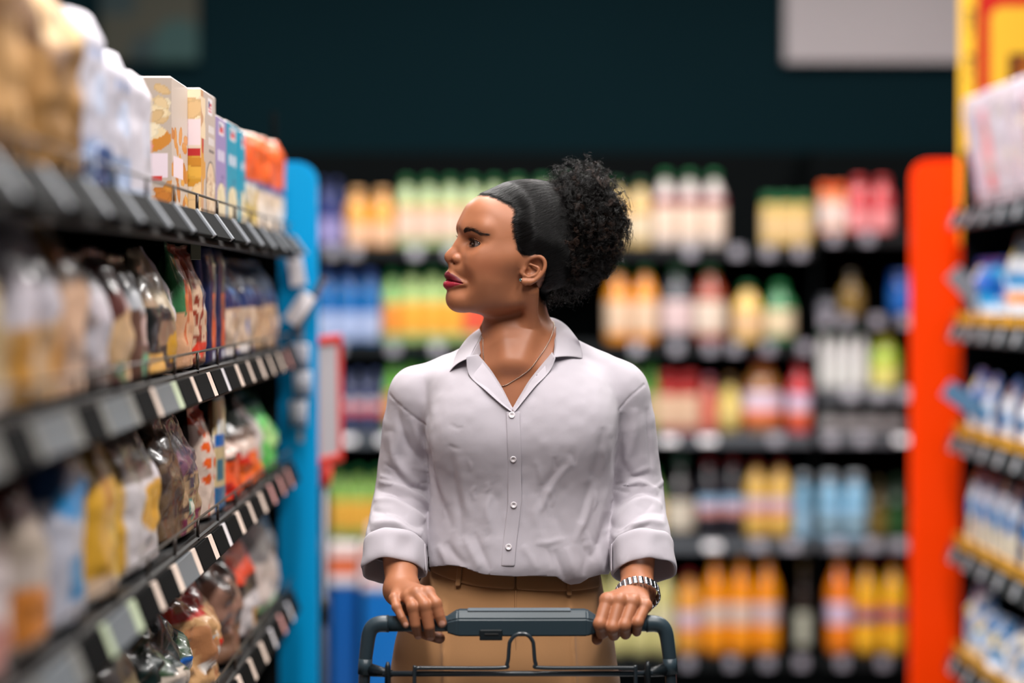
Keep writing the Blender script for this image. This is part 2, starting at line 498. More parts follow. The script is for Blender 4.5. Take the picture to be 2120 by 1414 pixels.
def build_store():
    build_shell()
    build_gondola('shelving_unit', 'black shelving along the left side of the aisle, full of dry food', XL, 1, YL0, YL1, LV_L, .50, 1.80, 'left')
    build_gondola('shelving_unit', 'black shelving along the right side of the aisle with yellow tray lips', XR, -1, YR0, YR1, LV_R, .50, 1.95, 'right')
    blue = mat('panel_blue', (0, 142, 200), rough=.45, spec=.15, vary=.05, vary_scale=2.5)
    org = mat('panel_orange', (252, 62, 0), rough=.4, spec=.12, vary=.06, vary_scale=2.5)
    xb = at(658, 600, 5.36)[0]; end_panel('end_panel', 'bright blue end panel of the left shelving', xb - 1.25, xb, 5.345, at(640, 335, 5.36)[2], blue, .045, 1)
    xo = at(1886, 600, 6.78)[0]; end_panel('end_panel', 'glossy orange-red end panel of the right shelving', xo, xo + 1.3, 6.765, at(1900, 332, 6.78)[2], org, .05, -1)
    # small fixing bolt on the orange panel
    p = at(1949, 530, 6.76); V, F = lathe_data([(.0001, 0), (.009, 0), (.009, .004), (.006, .007), (.0001, .008)], 16)
    # red and yellow header sign behind the right shelving
    ys = 6.700
    X = lambda px: at(px, 600, ys)[0]
    Z = lambda py: at(1990, py, ys)[2]
    red = mat('sign_red', (204, 34, 20), rough=.4); yel = mat('sign_yellow', (246, 190, 52), rough=.4); mar = mat('sign_maroon', (74, 10, 14), rough=.4); orl = mat('sign_orange', (240, 140, 30), rough=.4); ink = mat('sign_ink', (16, 44, 44), rough=.5)
    s = empty('header_sign', (X(2150), ys, 1.6)); tag(s, 'tall red and yellow header sign standing above the right shelving', 'sign')
    O = Vector(s.location)
    def B(nm, x0, x1, ya, yb_, z0, z1, m, par=s, bev=.001):
        bm = box_bm(x0, x1, ya, yb_, z0, z1, bev, 1); bmesh.ops.translate(bm, verts=bm.verts, vec=-O); return bm_obj(nm, bm, m, par)
    B('board', X(2020), X(2020) + .85, ys - .004, ys + .03, Z(505), 2.45, red)
    ed = B('edge_strip', X(1988), X(2021), ys - .010, ys + .034, Z(508), 2.45, yel, s, .006)
    for py, hh, ww in ((26, 12, 10), (44, 22, 6), (66, 14, 4), (120, 14, 10), (140, 20, 5), (165, 14, 4)):
        B('mark', X(2006) - ww * .0009, X(2006) + ww * .0009, ys - .0112, ys - .0095, Z(py + hh / 2), Z(py - hh / 2), ink, ed, 0)
    # rounded yellow frame with a maroon field
    def rrect(x0, x1, z0, z1, r, yq, th, m, par, nm):
        pts = []
        for cx, cz, a0 in ((x1 - r, z1 - r, 0), (x0 + r, z1 - r, PI / 2), (x0 + r, z0 + r, PI), (x1 - r, z0 + r, 1.5 * PI)):
            pts += [(cx + r * math.cos(a0 + a), cz + r * math.sin(a0 + a)) for a in np.linspace(0, PI / 2, 7)]
        bm = bmesh.new(); f = bm.faces.new([bm.verts.new((x, yq, z)) for x, z in pts])
        e = bmesh.ops.extrude_face_region(bm, geom=[f]); bmesh.ops.translate(bm, verts=[v for v in e['geom'] if isinstance(v, bmesh.types.BMVert)], vec=(0, th, 0))
        bmesh.ops.recalc_face_normals(bm, faces=bm.faces); bmesh.ops.translate(bm, verts=bm.verts, vec=-O); return bm_obj(nm, bm, m, par)
    rrect(X(2047), X(2047) + .62, Z(470), Z(14), .035, ys - .008, .006, yel, s, 'frame')
    rrect(X(2085), X(2085) + .52, Z(440), Z(112), .008, ys - .012, .006, mar, s, 'field')
    for k, (x0, x1, y0_, y1_) in enumerate(((2106, 2135, 140, 128), (2106, 2113, 165, 132), (2106, 2135, 172, 160), (2128, 2135, 205, 165), (2104, 2135, 212, 200))):
        B('lettering', X(x0), X(x1), ys - .0145, ys - .0115, Z(y0_), Z(y1_), orl)
    # shelf talkers and hanging cards
    card = mat('card_white', (222, 216, 220), rough=.45, coat=.2); cg = mat('card_grey', (120, 120, 124), rough=.5); cd = mat('card_brown', (70, 54, 48), rough=.5)
    def talker(label, p0, p1, y, th, m, w=.05, cat='shelf talker'):
        a = at(*p0, y); b = at(*p1, y); d = b - a; L = np.linalg.norm(d)
        o = board('shelf_talker', (a + b) / 2, w, L, th, (0, math.atan2(d[0], d[2]), 0), m); tag(o, label, cat); return o
    o = talker('white card hanging under the top left shelf beside the blue panel', (605, 512), (619, 592), 5.33, .003, card, .034, 'hanging card')
    talker('brown shelf talker jutting into the aisle at the end of the second left shelf', (612, 690), (672, 575), 5.31, .006, cd, .016)
    talker('white shelf talker card sticking out at the end of the second left shelf', (600, 668), (640, 610), 5.28, .004, card, .035)
    talker('grey shelf talker sticking out of the second right shelf', (2044, 640), (1972, 563), 6.4, .006, cg, .05)
    talker('blue-grey shelf talker sticking out of the third right shelf', (2036, 856), (1958, 803), 6.4, .006, mat('card_blue', (84, 120, 150), rough=.4), .05)
    a = at(567, 232, 5.22); V, F = tube_data([(a[0], 5.22, LV_L[0]), (a[0], 5.22, a[2])], .007, 10)
    tag(mesh_obj('sign_rod', V, F, mat('rod_black', (4, 7, 8), rough=.9, spec=.02)), 'thin black rod standing up behind the orange and white bags', 'rod')
    c = board('hanging_card', at(405, 508, 3.75), .022, .045, .002, (0, 0, R(50)), mat('card_green', (96, 104, 84), rough=.6)); tag(c, 'small greenish card hanging below the top left shelf', 'hanging card')
    # strip of small packs hanging at the end of the left shelving
    st = empty('clip_strip', at(622, 700, 5.315)); tag(st, 'clip strip of small white packs hanging at the end of the left shelving', 'clip strip')
    O2 = Vector(st.location)
    k = board('strip', (0, 0, -.10), .012, .26, .002, (0, 0, 0), cg, st)
    for q, (dx, dz) in enumerate(((.0, -.04), (.004, -.10), (-.004, -.165))):
        V, F, C = pouch_data(.040, .058, .014, [('fill', (150, 150, 160)), ('band', .0, .35, (84, 92, 110))], 10, 14, q)
        w = mesh_obj('pack', V + np.array([dx, -.010, dz - .03]), F, pack_mat(), st, col=C)
    # red framed price stand on a silver pole
    red2 = mat('frame_red', (206, 52, 40), rough=.35, coat=.3); gry = mat('stand_paper', (176, 172, 176), rough=.6); pole = mat('pole_silver', (112, 114, 122), rough=.4, metal=.7)
    yS = 5.50; b = at(672, 960, yS)
    t = empty('sign_stand', (b[0], yS, 0)); tag(t, 'narrow red framed price sign on a silver pole beside the blue panel', 'sign stand')
    V, F = tube_data([(0, 0, .012), (0, 0, b[2] + .01)], .0075, 14); mesh_obj('pole', V, F, pole, t)
    V, F = lathe_data([(.0001, 0), (.10, 0), (.10, .008), (.03, .014), (.0001, .015)], 32); mesh_obj('base', V, F, pole, t)
    V, F = lathe_data([(.009, -.03), (.014, -.028), (.014, .028), (.009, .03)], 16); mesh_obj('clamp', V + np.array([0, 0, at(672, 1265, yS)[2]]), F, mat('clamp_black', (16, 18, 20), rough=.4), t)
    zt = at(677, 695, yS)[2]; zb = at(677, 962, yS)[2]; ht = zt - zb
    fr = empty('frame', (.006, 0, (zt + zb) / 2)); fr.parent = t; fr.rotation_euler = (0, R(-1.5), R(72))
    wv = .145
    for nm, (cx_, cz_, ww, hh) in {'side': (-wv / 2, 0, .020, ht), 'side.001': (wv / 2, 0, .020, ht), 'rail': (0, ht / 2 - .010, wv, .020), 'rail.001': (0, -ht / 2 + .010, wv, .020)}.items():
        board(nm.split('.')[0], (cx_, 0, cz_), ww, hh, .014, (0, 0, 0), red2, fr, .003)
    board('paper', (0, 0, 0), wv - .02, ht - .03, .004, (0, 0, 0), gry, fr)
    V, F = lathe_data([(.008, -.05), (.016, -.045), (.018, -.005), (.010, 0)], 14); mesh_obj('collar', V + np.array([0, 0, zb]), F, red2, t)
    # promotional stack beyond the stand
    bl = mat('crate_blue', (0, 84, 160), rough=.4, coat=.2); bl2 = mat('crate_blue_light', (0, 104, 182), rough=.4, coat=.2)
    yq = 7.55
    def crate(label, px0, px1, py, y, d, m, inner=True):
        a = at(px0, py, y); b_ = at(px1, py, y); w = b_[0] - a[0]
        c = empty('display_bin', ((a[0] + b_[0]) / 2, y + d / 2, 0)); tag(c, label, 'display bin')
        bm = box_bm(-w / 2, w / 2, -d / 2, d / 2, 0, a[2], .006); bm_obj('bin_body', bm, m, c)
        bm = box_bm(-w / 2 - .004, w / 2 + .004, -d / 2 - .004, d / 2 + .004, a[2], a[2] + .012, .003); bm_obj('rim', bm, mat('crate_rim', (170, 180, 190), rough=.4), c)
        return a[2] + .012
    z1 = crate('dark blue display bin standing behind the red sign stand', 684, 738, 1212, yq, .38, bl)
    z2 = crate('blue display bin with a pale edge behind the trolley handle', 752, 838, 1222, yq - .05, .40, bl2)
    for (lab, px0, px1, py, base, yy, c1, c2) in (
            ('white and orange carton lying on the dark blue display bin', 682, 742, 1130, z1, yq + .03, (214, 96, 40), (226, 204, 200)),
            ('white carton with an orange band on the blue display bin', 750, 792, 1132, z2, yq + .02, (206, 204, 210), (224, 120, 80)),
            ('orange-red carton at the back of the blue display bin', 762, 800, 1090, z2, yq + .17, (214, 92, 50), (222, 190, 176))):
        a = at(px0, py, yy); b_ = at(px1, py, yy); w = b_[0] - a[0]; h = a[2] - base
        V, F, C = carton_data(w, h, .13, {'front': [('fill', c1), ('band', .72, 1, c2), ('band', .0, .10, c2)], 'side': [('fill', c2)]}, 12)
        o = mesh_obj('carton', V, F, pack_mat('paper'), None, smooth=False, col=C); o.location = ((a[0] + b_[0]) / 2, yy + .065, base); tag(o, lab, 'carton', 'cartons on the display bins')
# ------------------------------------------------------------------ packs: pouches, cartons, bottles
def pack_mat(kind='film'):
    if kind == 'film': return mat('pack_film', rough=.36, vcol=True, coat=.35, bump=('noise', 45, .35, .006))
    if kind == 'kraft': return mat('pack_kraft', rough=.7, vcol=True, bump=('noise', 30, .4, .008))
    return mat('pack_paper', rough=.5, vcol=True, coat=.1)

def paint(layers, U, Vv, P=None, seed=0):
    """flat print on a pack: U across, Vv upwards, both 0..1"""
    C = np.zeros((len(U), 3)); X = np.stack([U, Vv, np.full(len(U), seed * 3.17)], 1)
    for L in layers:
        k = L[0]
        if k == 'fill': C[:] = lin(L[1])
        elif k == 'band':
            wob = .015 * vnoise(X, 6) if len(L) > 4 else 0
            C[(Vv + wob >= L[1]) & (Vv + wob < L[2])] = lin(L[3])
        elif k == 'vband': C[(U >= L[1]) & (U < L[2])] = lin(L[3])
        elif k == 'ell': C[((U - L[1]) / L[3]) ** 2 + ((Vv - L[2]) / L[4]) ** 2 < 1] = lin(L[5])
        elif k == 'rect': C[(np.abs(U - L[1]) < L[3]) & (np.abs(Vv - L[2]) < L[4])] = lin(L[5])
        elif k == 'diag': C[(Vv - L[1]) > L[2] * (U - .5)] = lin(L[3])
        elif k == 'blot':                          # (scale, threshold, colour, u0, u1, v0, v1)
            m = (vnoise(X * np.array([1, 1, 1]), L[1]) > L[2]) & (U >= L[4]) & (U <= L[5]) & (Vv >= L[6]) & (Vv <= L[7])
            C[m] = lin(L[3])
        elif k == 'dots':
            m = ((U * L[1]) % 1 - .5) ** 2 + ((Vv * L[2]) % 1 - .5) ** 2 < L[3]
            C[m & (Vv > L[5]) & (Vv < L[6])] = lin(L[4])
        elif k == 'scatter':                       # (n, u0, u1, v0, v1, ru, rv, colours): overlapping pieces of printed food
            r_ = np.random.default_rng(int(seed * 7 + L[1])); cols = [lin(c) for c in L[8]]
            for q in range(L[1]):
                cu, cv = r_.uniform(L[2], L[3]), r_.uniform(L[4], L[5]); a = r_.uniform(0, PI); s_ = r_.uniform(.7, 1.3)
                du = (U - cu) / L[6]; dv = (Vv - cv) / L[7]; e = ((du * math.cos(a) + dv * math.sin(a)) / s_) ** 2 + ((-du * math.sin(a) + dv * math.cos(a)) / (s_ * .55)) ** 2
                c_ = cols[int(r_.integers(len(cols)))]; C[e < 1] = c_ * .86; C[e < .62] = c_
        elif k == 'text':                          # a row of small upright marks standing for fine print
            u0, v0, w, h, n, c = L[1:7]
            t = (U - u0) / w; m = (t > 0) & (t < 1) & (np.abs(Vv - v0) < h / 2) & (((t * n) % 1) < .62)
            C[m] = lin(c)
        elif k == 'flag':
            u0, v0, w, h = L[1:5]; du = (U - u0) / w; dv = (Vv - v0) / h; m = (np.abs(du) < .5) & (np.abs(dv) < .5)
            C[m] = lin((232, 224, 226)); i = (np.abs(du) < .36) & (np.abs(dv) < .34)
            C[i & (((dv + 1) * 9 % 2) < 1)] = lin((206, 60, 66)); C[i & (du < -.06) & (dv > .02)] = lin((44, 58, 110))
    return C

def pouch_data(w, h, d, layers, nu=22, nv=30, seed=0, top='seal', slump=0.0, crumple=1.0):
    """sealed bag standing on its base; front faces -y"""
    V = []; UV = []
    us = np.linspace(0, 1, nu); vs = np.linspace(0, 1, nv)
    for side in (-1, 1):
        for v in vs:
            if top == 'seal': prof = min(1, (v / .06 + .45)) * (1 - max(0, (v - .55) / .45) ** 1.5) ; wid = 1 - .05 * math.sin(PI * v) + (.03 if v > .9 else 0)
            elif top == 'tied': prof = min(1, v / .08 + .5) * (1 - max(0, (v - .45) / .55) ** 1.2 * .92); wid = 1 - .62 * max(0, (v - .55) / .45) ** 1.3 + (.10 if v > .94 else 0)
            elif top == 'gusset': prof = min(1, v / .06 + .5) * (1 - max(0, (v - .5) / .5) ** 1.6); wid = 1 - .5 * max(0, (v - .55) / .45) ** 1.4
            else: prof = min(1, v / .05 + .6) * (1 - .35 * max(0, (v - .85) / .15)); wid = 1 - .03 * math.sin(PI * v) - (.10 * max(0, (v - .9) / .1) if top == 'flat' else 0)
            if v > .93 and top == 'seal': prof = .02
            for u in us:
                a = abs(2 * u - 1); th = (1 - a ** 3.2) ** .6
                x = (u - .5) * w * wid; y = side * d / 2 * prof * th
                V.append((x, y, v * h)); UV.append((u, v))
    V = np.array(V); UV = np.array(UV)
    X = V + seed * 1.37
    amp = .045 * d * crumple + .0012 * crumple
    V[:, 1] += amp * (vnoise(X, 26) + .6 * vnoise(X, 60)) * sstep(0, .10, UV[:, 1])
    V[:, 0] += amp * .6 * vnoise(X + 5, 22) * sstep(0, .15, UV[:, 1])
    V[:, 2] += (amp * .8 * vnoise(X + 9, 18)) * sstep(.1, .5, UV[:, 1])
    if slump: V[:, 1] -= slump * h * UV[:, 1] ** 2; V[:, 2] -= abs(slump) * .35 * h * UV[:, 1] ** 2
    V[:, 2] -= V[:, 2].min()
    F = []; N = nu * nv
    for j in range(nv - 1):
        for i in range(nu - 1):
            a = j * nu + i; F.append((a, a + 1, a + nu + 1, a + nu)); b = N + a; F.append((b, b + nu, b + nu + 1, b + 1))
    for j in range(nv - 1):
        a = j * nu; b = N + a; F.append((a, a + nu, b + nu, b)); a += nu - 1; b += nu - 1; F.append((a, b, b + nu, a + nu))
    for i in range(nu - 1):
        F.append((i, N + i, N + i + 1, i + 1)); a = (nv - 1) * nu + i; F.append((a, a + 1, N + a + 1, N + a))
    return V, F, paint(layers, UV[:, 0], UV[:, 1], V, seed)

def carton_data(w, h, d, faces, n=24):
    """carton standing on its base: front -y; faces = layers for front / side / top"""
    V = []; F = []; C = []
    def grid(o, eu, ev, layers, nu, nv, seed):
        base = len(V)
        for j in range(nv):
            for i in range(nu):
                V.append(np.array(o) + np.array(eu) * i / (nu - 1) + np.array(ev) * j / (nv - 1))
        uu, vv = np.meshgrid(np.linspace(0, 1, nu), np.linspace(0, 1, nv)); C.append(paint(layers, uu.ravel(), vv.ravel(), None, seed))
        for j in range(nv - 1):
            for i in range(nu - 1):
                a = base + j * nu + i; F.append((a, a + 1, a + nu + 1, a + nu))
    fr = faces['front']; sd = faces.get('side', fr); tp = faces.get('top', [('fill', (224, 214, 212))])
    e = .0025                                   # slightly softened edges
    grid((-w / 2, -d / 2, e), (w, 0, 0), (0, 0, h - 2 * e), fr, n, n, 1)
    grid((w / 2, d / 2, e), (-w, 0, 0), (0, 0, h - 2 * e), fr, n, n, 1)
    grid((-w / 2, d / 2, e), (0, -d, 0), (0, 0, h - 2 * e), sd, max(4, n), n, 2)
    grid((w / 2, -d / 2, e), (0, d, 0), (0, 0, h - 2 * e), sd, max(4, n), n, 2)
    grid((-w / 2 + e, -d / 2 + e, h), (w - 2 * e, 0, 0), (0, d - 2 * e, 0), tp, 4, 4, 3)
    grid((-w / 2 + e, d / 2 - e, 0), (w - 2 * e, 0, 0), (0, -d + 2 * e, 0), tp, 4, 4, 3)
    # bevel ring joining the walls to the lid and base
    def ring(z0, z1):
        b = len(V); q = [(-w / 2, -d / 2), (w / 2, -d / 2), (w / 2, d / 2), (-w / 2, d / 2)]
        for x, y in q: V.append(np.array([x, y, z0]))
        for x, y in q: V.append(np.array([x - np.sign(x) * e, y - np.sign(y) * e, z1]))
        C.append(np.tile(lin((222, 210, 206)), (8, 1)))
        for i in range(4):
            k = (i + 1) % 4; F.append((b + i, b + k, b + 4 + k, b + 4 + i) if z1 > z0 else (b + k, b + i, b + 4 + i, b + 4 + k))
    ring(h - e, h); ring(e, 0)
    return np.array(V), F, np.concatenate(C)

def bottle_parts(style, r, h):
    """lathe profiles (radius, height) for a drinks container: body, label, cap"""
    if style == 'juice':      # shoulders and a short neck
        b = [(.001, 0), (r * .86, 0), (r * .97, .010), (r, .025), (r, h * .58), (r * .97, h * .62), (r * .80, h * .72), (r * .50, h * .83), (r * .36, h * .89), (r * .36, h * .92), (.001, h * .92)]
        l = [(r * 1.008, h * .14), (r * 1.015, h * .15), (r * 1.015, h * .54), (r * 1.008, h * .55)]
        c = [(.001, h * .90), (r * .44, h * .90), (r * .44, h * .985), (r * .40, h), (.001, h)]
    elif style == 'soda':
        b = [(.001, .004), (r * .55, 0), (r * .92, .012), (r, .035), (r, h * .30), (r * .94, h * .34), (r * .94, h * .52), (r, h * .57), (r * .98, h * .66), (r * .80, h * .76), (r * .46, h * .86), (r * .30, h * .91), (r * .30, h * .94), (.001, h * .94)]
        l = [(r * .95, h * .31), (r * .975, h * .33), (r * .975, h * .53), (r * .95, h * .55)]
        c = [(.001, h * .925), (r * .37, h * .925), (r * .37, h * .99), (r * .33, h), (.001, h)]
    elif style == 'milk':
        b = [(.001, 0), (r * .9, 0), (r, .012), (r, h * .62), (r * .92, h * .70), (r * .62, h * .82), (r * .46, h * .88), (r * .46, h * .91), (.001, h * .91)]
        l = [(r * 1.008, h * .06), (r * 1.014, h * .07), (r * 1.014, h * .42), (r * 1.008, h * .43)]
        c = [(.001, h * .89), (r * .56, h * .89), (r * .56, h * .985), (r * .5, h), (.001, h)]
    elif style == 'jar':
        b = [(.001, 0), (r * .93, 0), (r, .010), (r, h * .74), (r * .93, h * .80), (r * .84, h * .83), (.001, h * .83)]
        l = [(r * 1.008, h * .12), (r * 1.015, h * .13), (r * 1.015, h * .62), (r * 1.008, h * .63)]
        c = [(.001, h * .82), (r * .92, h * .82), (r * .94, h * .84), (r * .94, h * .98), (r * .90, h), (.001, h)]
    elif style == 'oval':
        b = [(.001, 0), (r * .7, 0), (r * .92, h * .12), (r, h * .32), (r * .95, h * .5), (r * .72, h * .66), (r * .42, h * .78), (r * .34, h * .86), (.001, h * .86)]
        l = [(r * .985, h * .22), (r * 1.01, h * .24), (r * 1.01, h * .42), (r * .985, h * .44)]
        c = [(.001, h * .84), (r * .42, h * .84), (r * .40, h), (.001, h)]
    elif style == 'wine':
        b = [(.001, 0), (r * .96, 0), (r, .006), (r, h * .55), (r * .92, h * .62), (r * .55, h * .70), (r * .40, h * .76), (r * .36, h * .93), (.001, h * .93)]
        l = [(r * 1.008, h * .12), (r * 1.015, h * .13), (r * 1.015, h * .45), (r * 1.008, h * .46)]
        c = [(.001, h * .84), (r * .42, h * .84), (r * .42, h * .99), (r * .38, h), (.001, h)]
    return b, l, c

def liquid_mat(nm, c, gloss=.18):
    return mat('bottle_' + nm, c, rough=gloss, coat=.5, vary=.05, vary_scale=18)

_BC = {}
def make_bottle(style, w, h, body, label, cap, n=20, bname='body', band=None):
    """thing with parts body, label (> band), cap; mesh data shared by look-alikes"""
    key = (style, round(w, 3), round(h, 3), body, label, cap, band)
    o = empty('bottle')
    if key in _BC:
        for nm, me in _BC[key]:
            c = bpy.data.objects.new(nm, me); COL.objects.link(c); c.parent = o
        return o
    b, l, c = bottle_parts(style, w / 2, h); parts = []
    for nm, prof, colr, gl in (('body', b, body, .16), ('label', l, label, .45), ('cap', c, cap, .35)):
        if colr is None: continue
        V, F = lathe_data(prof, n)
        q = mesh_obj(nm, V, F, liquid_mat('%02x%02x%02x_%d' % (colr + (int(gl * 100),)), colr, gl), o); parts.append((nm, q.data))
    if band:
        z0, z1, bc = band; r = max(p[0] for p in l) * 1.006
        V, F = lathe_data([(r * .995, h * z0), (r, h * z0 + .001), (r, h * z1 - .001), (r * .995, h * z1)], n)
        q = mesh_obj('label_band', V, F, liquid_mat('%02x%02x%02x_45' % bc, bc, .45), o); parts.append(('label_band', q.data))
    _BC[key] = parts
    return o
# ------------------------------------------------------------------ goods on the shelves
def yL(px, x=-.46): return x * FPX / (px - 1030)
SEED = [0]
def put_pouch(side, label, y0, y1, z, h, d, layers, top='seal', xf=None, lean=0.0, finish='film', group=None, nu=22, nv=30, cat='bag', slump=0.0, crumple=1.0, name='food_bag', yaw=0.0):
    """bag standing on a shelf; side -1 = left shelving (front faces +x), +1 = right shelving"""
    SEED[0] += 1
    V, F, C = pouch_data(abs(y1 - y0) * 1.0, h, d, layers, nu, nv, SEED[0], top, slump, crumple)
    o = mesh_obj(name, V, F, pack_mat(finish), None, col=C)
    x = (XL - .022 if xf is None else xf) - d / 2 if side < 0 else (XR + .026 if xf is None else xf) + d / 2
    o.location = (x, (y0 + y1) / 2, z + .001); o.rotation_euler = Euler((0, 0, (PI / 2 if side < 0 else -PI / 2) + yaw)); 
    if lean: o.rotation_euler = (Matrix.Rotation((PI / 2 if side < 0 else -PI / 2) + yaw, 3, 'Z') @ Matrix.Rotation(lean, 3, 'X')).to_euler()
    tag(o, label, cat, group); return o

def put_carton(label, y0, y1, xf, z, h, d, faces, group=None, n=40):
    V, F, C = carton_data(y1 - y0, h, d, faces, n)
    o = mesh_obj('food_carton', V, F, pack_mat('paper'), None, smooth=False, col=C)
    o.location = (xf - d / 2, (y0 + y1) / 2, z + .001); o.rotation_euler = (0, 0, PI / 2)
    tag(o, label, 'carton', group); return o

def left_goods():
    z = LV_L[0]
    # kraft bags nearest the viewer, then white flour bags, pasta cartons, orange bags
    kr = [('fill', (196, 152, 96)), ('band', .82, 1, (212, 176, 128), 1), ('blot', 5, .25, (150, 104, 56), 0, 1, 0, .8), ('ell', .5, .45, .3, .2, (222, 190, 160))]
    put_pouch(-1, 'large kraft brown bag nearest the viewer on the top left shelf', 1.86, 2.12, z, .29, .13, kr, 'seal', XL - .014, 0, 'kraft', 'kraft bags on the top left shelf', crumple=1.5)
    put_pouch(-1, 'kraft brown bag with a pale top, second from the viewer on the top left shelf', 2.14, 2.42, z, .285, .12, kr[:1] + [('band', .66, 1, (226, 200, 176), 1), ('blot', 6, .2, (132, 92, 48), 0, 1, 0, .6), ('ell', .5, .3, .34, .18, (176, 130, 72))], 'seal', XL - .014, 0, 'kraft', 'kraft bags on the top left shelf', crumple=1.5)
    put_pouch(-1, 'dark golden kraft bag next to the white flour bags on the top left shelf', 2.44, 2.78, z, .250, .13, [('fill', (150, 108, 56)), ('band', .60, 1, (206, 170, 124), 1), ('blot', 6, .3, (96, 64, 34), 0, 1, 0, 1)], 'seal', XL - .014, 0, 'kraft', 'kraft bags on the top left shelf', crumple=1.4)
    wf = [('fill', (192, 188, 198)), ('band', .0, .30, (150, 166, 196), 1), ('ell', .5, .55, .26, .12, (196, 204, 226)), ('text', .2, .78, .6, .05, 7, (150, 166, 204))]
    for k, (a, b, hh) in enumerate(((2.80, 2.98, .215), (2.99, 3.18, .188), (3.19, 3.375, .178))):
        names = ['nearest the kraft bags', 'in the middle of three', 'next to the pasta cartons']
        ly = wf if k < 2 else [('fill', (198, 192, 200)), ('band', .0, .12, (176, 184, 202)), ('text', .3, .5, .4, .30, 4, (206, 206, 220)), ('band', .90, .93, (196, 204, 224))]
        put_pouch(-1, 'white paper flour bag on the top left shelf, ' + names[k], a, b, z, hh, .085, ly, 'flat', XL - .028, 0, 'paper', 'flour bags on the top left shelf', crumple=.5, cat='bag')
    put_pouch(-1, 'small dark blue packet low at the front among the white flour bags', 2.78, 2.90, z, .055, .012, [('fill', (24, 66, 120)), ('ell', .5, .5, .2, .3, (70, 110, 160))], 'flat', XL - .011, 0, 'film', cat='packet', crumple=.2, name='food_packet')
    pasta = [('fill', (190, 172, 158)), ('scatter', 26, .05, .95, .64, .93, .15, .075, [(236, 212, 170), (226, 196, 150), (240, 222, 188), (214, 178, 128)]), ('ell', .5, .55, .50, .13, (206, 132, 44)), ('ell', .5, .60, .44, .08, (232, 206, 160)), ('scatter', 9, .15, .85, .56, .64, .12, .05, [(236, 212, 170), (226, 196, 150), (240, 222, 188), (214, 178, 128)]), ('ell', .45, .49, .36, .055, (222, 120, 96)),
             ('rect', .5, .35, .46, .085, (234, 214, 222)), ('rect', .5, .25, .4, .02, (206, 50, 44)), ('scatter', 16, .0, 1, .06, .20, .16, .05, [(214, 140, 50), (224, 160, 70), (196, 118, 40)]), ('scatter', 8, .0, 1, .0, .06, .14, .04, [(236, 212, 170), (226, 196, 150), (240, 222, 188), (214, 178, 128)]), ('text', .2, .36, .6, .06, 6, (226, 150, 160))]
    spine = [('fill', (190, 172, 160)), ('flag', .62, .90, .30, .13), ('text', .52, .72, .4, .06, 4, (230, 222, 222)), ('text', .52, .63, .4, .06, 4, (228, 220, 220)), ('rect', .72, .55, .18, .008, (120, 108, 104)),
             ('ell', .66, .20, .35, .27, (96, 90, 92)), ('ell', .66, .20, .31, .255, (220, 190, 158)), ('scatter', 30, .42, .92, .02, .36, .09, .035, [(226, 198, 166), (206, 172, 140), (190, 150, 120), (232, 210, 182)]), ('vband', 0, .16, (200, 150, 110)), ('blot', 8, .0, (214, 150, 60), 0, .30, .15, .6), ('blot', 9, .2, (190, 54, 44), 0, .34, .42, .62), ('blot', 9, -.1, (232, 206, 170), 0, .3, .62, .95)]
    put_carton('tall beige pasta carton with a pasta picture, nearer of two on the top left shelf', 3.60, 3.785, -.484, z, .205, .14, {'front': [('fill', (200, 182, 168)), ('scatter', 20, .0, 1, .1, .6, .16, .07, [(214, 140, 50), (224, 160, 70), (196, 118, 40)]), ('rect', .4, .35, .3, .08, (234, 214, 222))], 'side': pasta}, 'pasta cartons on the top left shelf', 84)
    put_carton('tall beige pasta carton with a small flag on its edge, beside the lilac carton', 3.80, 3.995, -.465, z, .205, .14, {'front': spine, 'side': [('fill', (214, 196, 176)), ('scatter', 22, .0, 1, .70, .97, .20, .08, [(236, 212, 170), (226, 196, 150), (240, 222, 188), (214, 178, 128)]), ('rect', .5, .66, .5, .10, (226, 206, 210)), ('ell', .6, .72, .25, .05, (206, 70, 62)), ('text', .2, .62, .7, .05, 5, (200, 90, 90)), ('rect', .5, .50, .5, .04, (176, 30, 32)), ('rect', .5, .36, .5, .12, (196, 136, 36)), ('scatter', 14, .0, 1, .26, .46, .3, .07, [(206, 150, 40), (190, 126, 30), (216, 164, 60)]), ('scatter', 16, 0, 1, .0, .22, .2, .06, [(236, 212, 170), (226, 196, 150), (240, 222, 188), (214, 178, 128)])]}, 'pasta cartons on the top left shelf', 84)
    def slim(c, c2):
        return [('fill', c), ('flag', .52, .90, .46, .12), ('text', .2, .64, .66, .09, 4, (226, 218, 228)), ('rect', .5, .52, .34, .008, c2), ('text', .5, .44, .3, .03, 3, c2), ('ell', .52, .16, .46, .235, c2), ('ell', .52, .16, .42, .22, (226, 210, 176)), ('blot', 14, .25, (206, 184, 140), .1, .95, 0, .36)]
    put_carton('lilac carton on the top left shelf between the beige and teal cartons', 4.00, 4.155, -.465, z, .178, .12, {'front': slim((150, 130, 176), (104, 88, 140)), 'side': [('fill', (150, 130, 176))]}, None, 48)
    put_carton('teal carton beside the lilac carton on the top left shelf', 4.16, 4.345, -.465, z, .180, .12, {'front': slim((0, 142, 170), (0, 110, 140)), 'side': [('fill', (0, 142, 170))]}, 'teal cartons on the top left shelf', 48)
    put_carton('second teal carton, next to the orange bags on the top left shelf', 4.35, 4.44, -.462, z, .176, .12, {'front': slim((0, 142, 170), (0, 110, 140)), 'side': [('fill', (0, 142, 170))]}, 'teal cartons on the top left shelf', 40)
